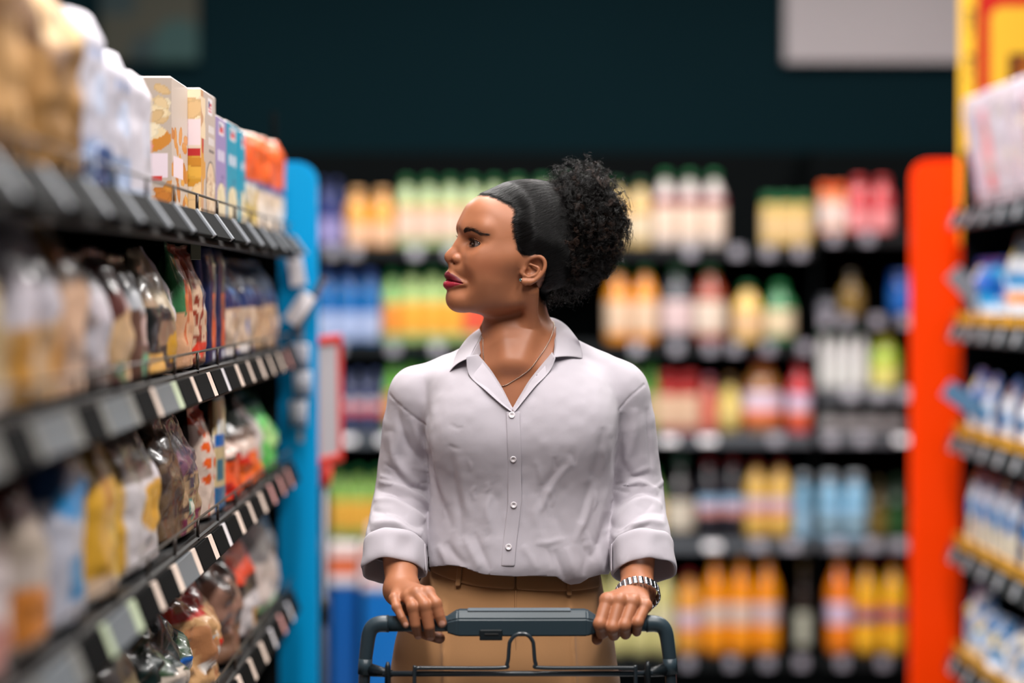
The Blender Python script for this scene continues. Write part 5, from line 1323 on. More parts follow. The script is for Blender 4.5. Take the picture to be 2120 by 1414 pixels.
    for i in range(300):
        if i < 260:
            b = at(rng.uniform(1126, 1215), 0, 3.80); py = rng.uniform(585, 632) - (b[0] - .07) * 350
            b = at((b[0] * FPX / 3.8) + 1030, py, 3.80 + rng.uniform(-.035, .05))
            ax_ = np.array([rng.normal(.3, .5), rng.normal(0, .4), rng.uniform(-1.0, .2)])
        else:
            l = head_w(rng.uniform(-10, 45), rng.uniform(-55, -30), 131); b = l
            ax_ = np.array([rng.normal(.1, .5), rng.normal(0, .5), rng.uniform(.1, 1)])
        ax_ /= np.linalg.norm(ax_); e1 = np.cross(ax_, [.3, .5, .8]); e1 /= np.linalg.norm(e1); e2 = np.cross(ax_, e1)
        Lh = rng.uniform(.012, .026); ph = rng.uniform(1.2, 3.5) * 2 * PI * t + rng.uniform(0, 6); rd = rng.uniform(.0012, .003)
        cs.append(b + ax_ * (Lh * t[:, None]) + (np.cos(ph) * rd)[:, None] * e1 + (np.sin(ph) * rd)[:, None] * e2)
    strands('nape_curls', cs, .00016, hair_mat('hair_curl'), puff, .4)
# ------------------------------------------------------------------ the shopper: eyes, brows, lashes, teeth, ear studs
def eye_mat():
    return mat('eye', (225, 218, 212), rough=.08, vcol=True, spec=.6, coat=.6)

def build_eyes(parent):
    gaze_h = np.array([.26, .96, -.02])       # in the head's axes
    gaze = gaze_h / np.linalg.norm(gaze_h)
    for sx in (1, -1):
        bm = bmesh.new(); bmesh.ops.create_uvsphere(bm, u_segments=64, v_segments=48, radius=EYE_R)
        c = EYE_C.copy(); c[0] *= sx
        V = np.array([v.co[:] for v in bm.verts])           # sphere about its own centre, world axes
        gw = gaze @ HM
        ca = (V @ gw) / EYE_R; ang = np.arccos(np.clip(ca, -1, 1)) * EYE_R * 1000   # mm along the surface
        col = np.tile(lin((104, 88, 82)), (len(V), 1))  # eye white darkened, with the shade of the lids in its colour
        def setc(m, cc): col[:] = col * (1 - m[:, None]) + lin(cc) * m[:, None]
        setc(sstep(6.6, 6.1, ang), (26, 15, 10)); setc(sstep(5.6, 4.6, ang), (40, 22, 13)); setc(sstep(2.9, 2.5, ang), (6, 5, 5))
        for v in bm.verts:                                   # cornea bulge
            a = math.acos(max(-1, min(1, v.co.normalized().dot(Vector(gw))))) * EYE_R * 1000
            if a < 6: v.co *= 1 + .05 * math.cos(a / 6 * PI / 2)
        o = bm_obj('eye', bm, eye_mat(), parent, True, HO + c @ HM)
        set_col(o.data, col)

def strands(name, curves, radius, material, parent, tip=.3):
    """hair strands: curves = list of Nx3 arrays"""
    hc = bpy.data.hair_curves.new(name)
    hc.add_curves([len(c) for c in curves])
    P = np.concatenate(curves).astype(np.float32)
    hc.attributes['position'].data.foreach_set('vector', P.ravel())
    ra = hc.attributes.get('radius') or hc.attributes.new('radius', 'FLOAT', 'POINT')
    rad = np.concatenate([np.linspace(1, tip, len(c)) for c in curves]).astype(np.float32) * radius
    ra.data.foreach_set('value', rad)
    hc.materials.append(material)
    o = bpy.data.objects.new(name, hc); COL.objects.link(o); o.parent = parent
    return o

def hair_mat(name='hair', color=(16, 11, 9), rough=.32, spec=.5):
    return mat(name, color, rough=rough, spec=spec)

def build_brows(parent):
    rng = np.random.default_rng(3)
    for sx in (1, -1):
        ctl = catmull(BROW, 60); cs = []
        thick = np.interp(np.linspace(0, 1, 60), [0, .2, .5, .8, 1], [.0014, .0022, .0021, .0014, .0005])
        for k in range(330):
            i = int(rng.integers(0, 56)); t = ctl[min(i + 3, 59)] - ctl[i]; t /= np.linalg.norm(t)
            up = np.array([0, .15, 1.0])
            p = ctl[i] + up * rng.uniform(-1, 1) * thick[i]
            d = t + up * (rng.uniform(-.05, .35) if i < 20 else rng.uniform(-.25, .2)); d /= np.linalg.norm(d)
            L = rng.uniform(.004, .0075)
            q = np.array([p + d * L * s for s in (0, .33, .66, 1)])
            q[:, 0] *= sx
            cs.append(HO + q @ HM)
        w = np.concatenate(cs); off = np.tile([.0001, .0004, .0006, .0005], len(cs))
        w = SK.project(w, 4); w = w + SK.grad(w) * off[:, None]; cs = list(w.reshape(-1, 4, 3))
        strands('eyebrow', cs, .00014, hair_mat('brow_hair', (38, 24, 18), rough=.5), parent)

def build_lashes(parent):
    rng = np.random.default_rng(5)
    a = R(-9)
    for sx in (1, -1):
        cs = []
        for k in range(130):
            u = rng.uniform(-.70, .98); upper = k < 95
            # along the rim of the eye opening
            l0 = 13.4 * u; h = 6.0 * math.sqrt(max(0, 1 - u * u)) * (1 if upper else -1)
            l = 33.2 + l0 * math.cos(a) - h * math.sin(a); z = 24.1 + l0 * math.sin(a) + h * math.cos(a)
            dx = (l - 31) / 1000; dz = (z - 24.6) / 1000
            f = EYE_C[1] + math.sqrt(max(1e-6, .0136 ** 2 - dx * dx - dz * dz))
            root = np.array([l / 1000, f, z / 1000])
            out = np.array([dx * 22 + .12 * u, 1.0, 0.0]); out /= np.linalg.norm(out)
            L = ((.0052 if sx > 0 else .0115) if upper else .0022) * rng.uniform(.75, 1.1) * (1 + .25 * u)
            upv = 1 if upper else -1
            q = np.array([root + out * L * t + np.array([0, 0, 1.0]) * upv * (L * (.62 * t * t) - .0004) for t in (0, .33, .66, 1)])
            q[:, 0] *= sx
            cs.append(HO + q @ HM)
        rt = np.array([c_[0] for c_ in cs]); mv = SK.project(rt, 5) - rt; cs = [c_ + m_ for c_, m_ in zip(cs, mv)]
        strands('eyelash', cs, .00017, hair_mat(), parent, .2)

def build_teeth(parent):
    u = np.linspace(-1, 1, 25); V = []; F = []
    for z in (-.0365, -.0325, -.0285):
        for t in u:
            V.append(HO + np.array([t * .016, .0985 - .014 * t * t, z]) @ HM)
    n = 25
    for r in range(2):
        for i in range(n - 1): F.append((r * n + i, r * n + i + 1, (r + 1) * n + i + 1, (r + 1) * n + i))
    o = mesh_obj('teeth', np.array(V), F, mat('teeth', (226, 214, 200), rough=.2), parent)
    md = o.modifiers.new('thick', 'SOLIDIFY'); md.thickness = .002; md.offset = 0

def build_studs(parent):
    m1 = mat('stud_gem', (120, 160, 160), rough=.05, metal=.7); m2 = mat('stud_rim', (225, 215, 205), rough=.15, metal=1)
    c = np.array([1078.5, 580]);
    for sx in (1,):
        p = at(c[0], c[1], 3.7)
        # lay it on the lobe: walk from the camera until the skin is met
        o = np.array([0, 0, CAMZ]); d = p - o; d /= np.linalg.norm(d); t = 3.4
        for _ in range(60):
            s = SK.eval(np.array([o + d * t]), .2)[0]; t += s * .8
        q = o + d * t; n = SK.grad(np.array([q]))[0]
        rot = Vector(n).to_track_quat('Z', 'Y').to_matrix().to_4x4()
        bm = bmesh.new(); bmesh.ops.create_uvsphere(bm, u_segments=16, v_segments=10, radius=.0024)
        for v in bm.verts: v.co.z = v.co.z * .7 + .0012
        e = bm_obj('earring', bm, m1, parent, False, q); e.rotation_euler = rot.to_euler()
        e['label'] = 'small round stone ear stud in a silver rim'
        V, F = tube_data([(math.cos(a) * .0026, math.sin(a) * .0026, .0008) for a in np.linspace(0, 2 * PI, 20, endpoint=False)], .0006, 6, closed=True)
        mesh_obj('rim', V, F, m2, e)
# ------------------------------------------------------------------ the shopper: clothes
def pX(px): return at(px, 605, PY)[0]
def pZ(py): return at(1060, py, PY)[2]

def f_loft(rows, n=2.6, cy=PY + .01):
    """body of revolution-like loft: rows of (photo height, left, right, half depth)"""
    rows = sorted(rows, key=lambda r: -r[0])
    rows = catmull(np.array(rows, float), 8 * len(rows))
    z = np.array([pZ(r[0]) for r in rows]); L = np.array([pX(r[1]) for r in rows]); Rr = np.array([pX(r[2]) for r in rows]); D = np.array([r[3] for r in rows])
    def f(p):
        a = np.interp(p[:, 2], z, (Rr - L) / 2); cx = np.interp(p[:, 2], z, (Rr + L) / 2); b = np.interp(p[:, 2], z, D)
        qx = np.abs(p[:, 0] - cx) / a + 1e-9; qy = np.abs(p[:, 1] - cy) / b + 1e-9
        F = (qx ** n + qy ** n) ** (1 / n)
        g = F ** (1 - n) * np.sqrt((qx ** (n - 1) / a) ** 2 + (qy ** (n - 1) / b) ** 2)
        d = (F - 1) / g
        dz = np.maximum(z[0] - p[:, 2], p[:, 2] - z[-1])
        k = .012; h = np.maximum(k - np.abs(d - dz), 0) / k
        return np.maximum(d, dz) + h * h * k * .25
    return f, np.array([L.min(), cy - D.max(), z[0]]), np.array([Rr.max(), cy + D.max(), z[-1]])

SH = Sdf()
put(SH, f_loft([(735, 960, 1190, .070), (770, 900, 1250, .088), (810, 884, 1276, .102), (855, 878, 1284, .112), (905, 880, 1282, .119), (960, 887, 1272, .113), (1020, 892, 1265, .110), (1080, 889, 1265, .112), (1125, 884, 1267, .118), (1160, 882, 1268, .121), (1182, 890, 1262, .116), (1200, 905, 1250, .105)]), .02)
put(SH, f_cone(at(1012, 776, 3.83), at(874, 822, 3.825), .052, .049), .02)
put(SH, f_cone(at(1148, 758, 3.83), at(1276, 812, 3.825), .052, .049), .02)
SLEEVE_A = [at(868, 824, 3.825), at(848, 880, 3.83), at(843, 930, 3.84), at(838, 985, 3.848), at(833, 1030, 3.845), at(826, 1072, 3.815), at(819, 1122, 3.756)]
SLEEVE_B = [at(1279, 816, 3.825), at(1301, 874, 3.83), at(1309, 930, 3.84), at(1313, 985, 3.848), at(1316, 1030, 3.845), at(1320, 1072, 3.815), at(1325, 1122, 3.756)]
put(SH, f_chain(SLEEVE_A, [.046, .0415, .0405, .0435, .0450, .0455, .0465]), .012)
put(SH, f_chain(SLEEVE_B, [.046, .0415, .0400, .0420, .0440, .0450, .0465]), .012)
for cx_, cy_ in ((990, 895), (1165, 890)):
    put(SH, f_ell(at(cx_, cy_, 3.735), np.array([.060, .040, .062])), .05)      # bust

def cpx(pts): return [(740 + x / 2.356, 640 + y / 2.356) for x, y in pts]
# folds: (polyline, width px, height mm), placed on the garment's front
FOLDS = [
    ([(330, 330), (345, 560), (368, 760), (400, 900), (470, 1060)], 9, -4.5),
    ([(352, 520), (392, 760), (440, 940)], 9, 4.0),
    ([(455, 640), (475, 800), (505, 980), (510, 1120)], 9, -3.0),
    ([(500, 700), (520, 860), (560, 1010)], 9, 2.0),
    ([(1040, 720), (985, 775), (930, 865), (885, 975)], 6, 1.7),
    ([(1010, 715), (945, 790), (890, 870), (850, 960)], 9, -2.0),
    ([(1135, 800), (1112, 960), (1050, 1110)], 7, 3.4),
    ([(1185, 560), (1155, 760), (1112, 900), (1075, 1020)], 9, -3.6),
    ([(1230, 620), (1215, 800), (1180, 960), (1130, 1100)], 10, 2.6),
    ([(1210, 980), (1180, 1100), (1130, 1200)], 8, -2.8),
    ([(455, 545), (495, 562), (525, 560)], 2.6, -.9),
    ([(448, 640), (478, 655), (512, 660)], 3.0, -1.0),
    ([(600, 880), (640, 1000), (640, 1130)], 12, 1.8),
    ([(660, 820), (690, 960), (700, 1090)], 10, -1.5),
    ([(850, 880), (870, 1010), (900, 1120)], 10, 1.8),
    ([(940, 860), (960, 980), (1000, 1090)], 9, -1.6),
    ([(520, 1080), (560, 1150), (600, 1230)], 7, 2.2),
    ([(570, 1060), (610, 1150), (650, 1240)], 6, -2.0),
    ([(440, 1110), (480, 1170), (540, 1220)], 7, -2.2),
    ([(860, 1110), (920, 1110), (1000, 1090)], 5, 1.6),
    ([(950, 1140), (980, 1220), (1010, 1300)], 6, -2.4),
    ([(1010, 1130), (1035, 1220), (1050, 1290)], 8, 3.0),
    ([(1110, 1130), (1100, 1210), (1090, 1270)], 7, -2.4),
    ([(1160, 1130), (1170, 1200), (1180, 1270)], 7, 2.6),
    ([(800, 1120), (840, 1180), (870, 1240)], 7, 1.8),
    ([(400, 1130), (430, 1180), (440, 1230)], 7, 2.6),
    # her right sleeve
    ([(195, 450), (235, 640), (330, 760)], 8, -3.2),
    ([(260, 520), (300, 640), (340, 700)], 7, 2.6),
    ([(160, 600), (200, 760), (320, 900)], 8, 2.6),
    ([(98, 845), (200, 870), (300, 930), (350, 985)], 5.5, 4.2),
    ([(90, 890), (190, 905), (290, 965), (335, 1010)], 5.0, -3.6),
    ([(78, 935), (190, 935), (280, 990), (325, 1030)], 5.5, 4.2),
    ([(75, 985), (180, 980), (270, 1025), (320, 1060)], 5.0, -3.6),
    ([(66, 1030), (190, 1025), (260, 1065), (315, 1090)], 5.5, 3.6),
    ([(62, 1070), (170, 1065), (250, 1095)], 5.0, -2.8),
    ([(170, 780), (250, 860), (345, 900)], 6, -2.6),
    ([(215, 470), (200, 640), (150, 790)], 9, 2.2),
    # her left sleeve
    ([(1228, 935), (1290, 890), (1370, 845), (1470, 900)], 5.5, 4.0),
    ([(1230, 985), (1300, 930), (1380, 890), (1478, 930)], 5.0, -3.6),
    ([(1232, 1035), (1320, 965), (1400, 930), (1485, 965)], 5.5, 4.2),
    ([(1236, 1075), (1320, 1010), (1400, 975), (1490, 1000)], 5.0, -3.6),
    ([(1240, 1105), (1320, 1055), (1400, 1020), (1492, 1035)], 5.5, 3.6),
    ([(1290, 500), (1260, 640), (1240, 800)], 9, -2.6),
    ([(1350, 480), (1340, 640), (1300, 800)], 10, 2.4),
    ([(1410, 480), (1425, 640), (1440, 780)], 5, -2.2),
    ([(1280, 600), (1300, 760), (1380, 860)], 9, -1.8),
]
SEAMS = [([(160, 420), (235, 487), (330, 562)], 1.6, -1.5), ([(1268, 492), (1325, 425), (1398, 368)], 1.6, -1.5)]

def fold_field(V, N):
    """height of the folds (metres) at garment vertices"""
    px = 1030 + V[:, 0] * FPX / PY; py = 605 + (CAMZ - V[:, 2]) * FPX / PY
    fr = sstep(.25, -.25, N[:, 1]); h = np.zeros(len(V))
    extra = []; rg = np.random.default_rng(31)
    for k in range(46):                                   # small creases: across the sleeves, down the belly
        kind = k % 4
        if kind < 2:
            cx, cy = (rg.uniform(85, 330), rg.uniform(760, 1090)) if kind == 0 else (rg.uniform(1235, 1480), rg.uniform(760, 1090))
            ln = rg.uniform(50, 130); a = rg.uniform(.05, .6) * (1 if kind == 0 else -1)
        else:
            cx, cy = rg.uniform(400, 1200), rg.uniform(700, 1180); ln = rg.uniform(50, 150); a = rg.uniform(1.2, 1.9)
        dx, dy = math.cos(a) * ln / 2, math.sin(a) * ln / 2; b = rg.uniform(-14, 14)
        extra.append(([(cx - dx, cy - dy), (cx + b, cy + b * .5), (cx + dx, cy + dy)], rg.uniform(2.6, 4.5), rg.uniform(.7, 1.7) * (1 if rg.random() < .6 else -1)))
    for pts, w, amp in FOLDS + SEAMS + extra:
        if max(p[0] for p in pts) < 360 or min(p[0] for p in pts) > 1225: amp = amp * (1.5 if w > 2 else 1.0)       # the sleeves crease more sharply
        P = catmull(cpx(pts), 14); lo = P.min(0) - 4 * w; hi = P.max(0) + 4 * w
        m = (px > lo[0]) & (px < hi[0]) & (py > lo[1]) & (py < hi[1])
        if not m.any(): continue
        q = np.stack([px[m], py[m]], 1); best = np.full(len(q), 1e9); tt = np.zeros(len(q))
        for i in range(13):
            a = P[i]; ab = P[i + 1] - a; t = np.clip(((q - a) @ ab) / (ab @ ab), 0, 1)
            d = ((q - a - t[:, None] * ab) ** 2).sum(1); u = d < best
            best[u] = d[u]; tt[u] = (i + t[u]) / 13
        taper = np.sin(np.clip(tt, 0, 1) * PI) ** .6 if w > 2 else 1.0
        h[m] += amp * 1.25 / 1000 * (.5 * (1 + best / (w * w * 1.3)) ** -1.6 + .5 * np.exp(-best / (w * w * 1.4))) * taper
    return h * fr

def fold_only(P): return P

def vcol_hem(x):
    return np.interp(x, [880, 905, 930, 960, 1000, 1060, 1110, 1148, 1163, 1178, 1197, 1215, 1240, 1262], [1172, 1164, 1158, 1160, 1173, 1177, 1176, 1178, 1190, 1197, 1195, 1184, 1180, 1186])

LINEN = dict(color=(190, 183, 191), rough=.85, spec=.2, bump=('weave', 900.0, .35, .0006), sheen=.25, vary=.035, vary_scale=900.0)
VPOLY = np.array([(1003, 600), (1003, 700), (988, 735), (1018, 772), (1040, 806), (1058, 838), (1061, 848), (1078, 820), (1098, 785), (1125, 757), (1147, 728), (1146, 690), (1140, 600)])

def in_poly(q, poly):
    ins = np.zeros(len(q), bool); n = len(poly)
    d = np.full(len(q), 1e9)
    for i in range(n):
        a = poly[i]; b = poly[(i + 1) % n]; ab = b - a
        t = np.clip(((q - a) @ ab) / (ab @ ab), 0, 1); d = np.minimum(d, np.linalg.norm(q - a - t[:, None] * ab, axis=1))
        c = (a[1] > q[:, 1]) != (b[1] > q[:, 1])
        x = a[0] + (q[:, 1] - a[1]) * (b[0] - a[0]) / (b[1] - a[1] + 1e-12); ins ^= c & (q[:, 0] < x)
    return np.where(ins, d, -d)

def smooth_mesh(V, T, it=2, lam=.5):
    n = len(V); E = np.concatenate([T[:, [0, 1]], T[:, [1, 2]], T[:, [2, 0]]]); E = np.concatenate([E, E[:, ::-1]])
    deg = np.bincount(E[:, 0], minlength=n).astype(float)
    for _ in range(it):
        A = np.stack([np.bincount(E[:, 0], V[E[:, 1], k], minlength=n) for k in range(3)], 1) / np.maximum(deg, 1)[:, None]
        V = V + lam * (A - V)
    return V

def on_cloth(px, py, off=0.0, sdf=None):
    o = np.array([0, 0, CAMZ]); d = at(px, py, 3.7) - o; d /= np.linalg.norm(d); t = 3.3; s = sdf or SH
    best = (9, t)
    for _ in range(80):
        q = float(s.eval(np.array([o + d * t]), .3)[0]); t += q * .8
        if q < best[0]: best = (q, t)
        if t > 4.2: break
    if best[0] > .001: t = best[1]
    return o + d * (t - off)

def strip_mesh(name, A, B, material, parent, m=5, bulge=0.0, thick=.0016, n=None, wob=0.0):
    """cloth strip between two rails of 3-D points"""
    n = n or 28
    A = catmull(A, n); B = catmull(B, n); V = []; F = []
    nrm = np.cross(np.gradient(A, axis=0), B - A); nrm /= np.linalg.norm(nrm, axis=1)[:, None] + 1e-9
    if nrm[:, 1].mean() > 0: nrm = -nrm
    for j in range(m):
        t = j / (m - 1); V.append(A * (1 - t) + B * t + nrm * (bulge * 4 * t * (1 - t)))
    V = np.concatenate(V)
    if wob: V = V + wob * np.stack([vnoise(V + k * 7.7, 55) for k in range(3)], 1)
    F = np.array([(j * n + i, j * n + i + 1, (j + 1) * n + i + 1, (j + 1) * n + i) for j in range(m - 1) for i in range(n - 1)])
    o = mesh_obj(name, V, F, material, parent)
    md = o.modifiers.new('thick', 'SOLIDIFY'); md.thickness = thick; md.offset = 0
    md = o.modifiers.new('soft', 'SUBSURF'); md.levels = 1; md.render_levels = 1
    return o

def build_shirt(parent):
    lm = mat('linen', **LINEN)
    V, Q = SH.mesh((-.235, 3.66, .97), (.29, 3.96, 1.42), .0026)
    T = tri(Q)
    N = SH.grad(V, .002)
    h = fold_field(V, N)
    h += .0013 * vnoise(V * np.array([1, 1, .6]), 26) + .0006 * vnoise(V, 70)
    # front placket stands proud of the shirt
    px = 1030 + V[:, 0] * FPX / PY; py = 605 + (CAMZ - V[:, 2]) * FPX / PY
    cl = np.interp(py, [845, 945, 1040, 1135, 1180], [1061, 1064, 1065, 1053, 1050])
    fr = N[:, 1] < 0
    V = V + N * h[:, None]
    V = smooth_mesh(V, T, 1, .35)
    px = 1030 + V[:, 0] * FPX / PY; py = 605 + (CAMZ - V[:, 2]) * FPX / PY
    # openings: neckline, neck hole, hem, sleeve ends
    v = -in_poly(np.stack([px, py], 1), VPOLY) / 1317
    v = np.where(V[:, 1] < 3.80, v, .02)
    nk = np.sqrt(((V[:, 0] - pX(1076)) / 1.0) ** 2 + ((V[:, 1] - 3.845) / 1.0) ** 2) - .060
    nk = np.where(V[:, 2] > pZ(745), nk, .02)
    hem = (vcol_hem(px) - py) / 1317 + .0
    hem = np.where(V[:, 1] > 3.80, (1180 - py) / 1317, hem)
    sl = np.full(len(V), .02)
    arm = (np.abs(px - 1076) > 185)
    for c, a in CUFFS.values():
        near = np.linalg.norm(V - c, axis=1) < .075
        sl = np.where(near & arm, np.minimum(sl, .012 - (V - c) @ a), sl)
    fld = np.minimum(np.minimum(v, nk), np.minimum(np.where(arm & (py > 1000), .02, hem), sl))
    V, T = clip_tris(V, T, fld)
    o = mesh_obj('linen_shirt', V, T, lm, parent)
    o['label'] = 'pale lilac-white linen shirt with rolled sleeves'
    md = o.modifiers.new('thick', 'SOLIDIFY'); md.thickness = .0014; md.offset = -1
    # rolled hem that blouses over the waistband
    xs = np.linspace(884, 1264, 60)
    pts = np.array([on_cloth(x, vcol_hem(x) - 9, -.004) for x in xs])
    # cuffs
    for key, (c, a) in CUFFS.items():
        e1 = np.cross(a, [0, 1, 0]); e1 /= np.linalg.norm(e1); e2 = np.cross(a, e1)
        prof = [(.0455, -.004), (.0485, -.001), (.0500, .005), (.0496, .014), (.0503, .026), (.0512, .038), (.0508, .0445), (.0490, .0475), (.0468, .0455), (.0455, .036), (.0445, .020), (.0440, .004)]
        n = 96; ang = np.linspace(0, 2 * PI, n, endpoint=False); VV = []
        for k, (r, t) in enumerate(prof):
            wv = .0018 * np.sin(ang * 3 + key) + .0010 * np.sin(ang * 7 + 2 * key)
            rr = r + wv * (1 if k > 2 else .5)
            tt = t + .0022 * np.sin(ang * 2 + 1.3 * key) + .0010 * np.sin(ang * 5 + key)
            VV.append(c + (np.cos(ang) * rr)[:, None] * e1 + (np.sin(ang) * rr * 1.18)[:, None] * e2 + tt[:, None] * a)
        VV = np.concatenate(VV); VV = VV + .0018 * np.stack([vnoise(VV * np.array([1, 1, 1.6]) + 5 * k + key, 42) for k in range(3)], 1)
        F = [(i * n + j, i * n + (j + 1) % n, (i + 1) * n + (j + 1) % n, (i + 1) * n + j) for i in range(len(prof) - 1) for j in range(n)]
        cf = mesh_obj('rolled_cuff', VV, F, lm, o)
        md = cf.modifiers.new('soft', 'SUBSURF'); md.levels = 1; md.render_levels = 1
    # collar: stand, leaf and the two folded-back fronts
    def A(*p): return at(*p)
    foldL = [A(972, 741, 3.725), A(984, 718, 3.765), A(994, 700, 3.80), A(1004, 684, 3.85)]
    outL = [on_cloth(929, 772, .003), on_cloth(940, 745, .006), A(955, 716, 3.79), A(985, 688, 3.855)]
    foldR = [A(1146, 741, 3.722), A(1150, 715, 3.765), A(1146, 690, 3.81), A(1138, 664, 3.862)]
    outR = [on_cloth(1207, 743, .003), on_cloth(1204, 722, .006), A(1192, 696, 3.79), A(1160, 668, 3.865)]
    backF = [A(1110, 648, 3.905), A(1076, 644, 3.915), A(1040, 650, 3.90)]
    backO = [A(1110, 680, 3.935), A(1076, 688, 3.94), A(1030, 684, 3.93)]
    strip_mesh('collar_leaf', foldL + backF[::-1] + foldR[::-1], outL + backO[::-1] + outR[::-1], lm, o, 6, .004, .0018, 70, .0006)
    standB = [on_cloth(985, 752, -.002), A(992, 738, 3.76), A(1002, 722, 3.80), A(1012, 712, 3.85), A(1040, 708, 3.895), A(1076, 706, 3.91), A(1112, 704, 3.90), A(1136, 706, 3.86), A(1146, 718, 3.81), A(1146, 735, 3.765), on_cloth(1140, 752, -.002)]
    strip_mesh('collar_stand', foldL + backF[::-1] + foldR[::-1], standB, lm, o, 5, 0, .0016, 70)
    sk = lambda x, y, f: hit(x, y) + (np.array([0, 0, CAMZ]) - hit(x, y)) / np.linalg.norm(np.array([0, 0, CAMZ]) - hit(x, y)) * f
    oL = [foldL[0] + np.array([-.006, .001, .002]), on_cloth(970, 776, .0065), on_cloth(1004, 808, .0065), on_cloth(1034, 834, .0065), on_cloth(1058, 853, .006)]
    iL = [A(990, 733, 3.742), sk(1021, 772, .010), sk(1042, 806, .009), sk(1052, 828, .008), sk(1060, 846, .008)]
    oR = [foldR[0] + np.array([.004, .001, 0]), on_cloth(1139, 768, .0065), on_cloth(1110, 798, .0065), on_cloth(1086, 827, .0065), on_cloth(1065, 854, .006)]
    iR = [A(1145, 728, 3.742), sk(1100, 782, .010), sk(1081, 812, .009), sk(1070, 832, .008), sk(1061, 849, .009)]
    strip_mesh('front_facing', oL, iL, lm, o, 6, .003, .0014, 40, .0005)
    strip_mesh('front_facing', oR, iR, lm, o, 6, .003, .0014, 40, .0005)
    ys = np.linspace(852, 1172, 40); cs_ = np.interp(ys, [845, 945, 1040, 1135, 1180], [1061, 1064, 1065, 1053, 1050])
    proj = lambda dx: [on_cloth(c_ + dx, y_, .0024) for c_, y_ in zip(cs_, ys)]
    pl = strip_mesh('placket', proj(-13.5), proj(15.5), lm, o, 7, .0005, .0016, 60, .0004)
    # buttons
    bmt = mat('button', (226, 218, 222), rough=.25, coat=.4)
    for (x, y) in ((1059.5, 859.5), (1062.5, 951), (1063.5, 1045.5), (1053, 1132.5)):
        p = on_cloth(x, y, .0044)
        prof = [(.0001, -.0010), (.0044, -.0010), (.0050, 0), (.0048, .0010), (.0040, .0014), (.0034, .0010), (.0012, .0009), (.0010, .0002), (.0001, .0002)]
        VV, F = lathe_data(prof, 24)
        b = mesh_obj('button', VV, F, bmt, o); b.location = p
        n_ = SH.grad(p[None], .004)[0]; b.rotation_euler = Vector(n_).to_track_quat('Z', 'Y').to_euler()
    # roll-up tabs on the cuffs
    for key, (c, a) in CUFFS.items():
        sx = 1 if key == 1 else -1
        up = c + np.array([sx * .047, -.018, .002]); dn = up + a * .045 + np.array([sx * .004, 0, 0])
        strip_mesh('sleeve_tab', [up + np.array([0, -.006, 0]), dn + np.array([0, -.006, 0])], [up + np.array([0, .008, 0]), dn + np.array([0, .008, 0])], lm, o, 4, .001, .0016, 10)
    return o

def unit(*v): v = np.array(v, float); return v / np.linalg.norm(v)
CUFFS = {1: (at(817, 1126, 3.746), unit(-.03, -.45, -.89)), 2: (at(1327, 1126, 3.746), unit(.06, -.45, -.89))}

TR = Sdf()
put(TR, f_loft([(1414, 812, 1276, .122), (1340, 815, 1274, .122), (1280, 833, 1262, .116), (1240, 850, 1254, .110), (1200, 872, 1246, .103), (1172, 884, 1241, .099), (1150, 888, 1238, .097), (1110, 892, 1234, .095)], 2.3, PY + .022), .01)
ZC = pZ(1414)
LEGX = (pX(930), pX(1158))
for x in LEGX:
    put(TR, f_cone((x, PY + .02, ZC - .03), (x, PY + .03, .46), .094, .072), .03)
    put(TR, f_cone((x, PY + .03, .46), (x, PY + .045, .06), .072, .066), .02)

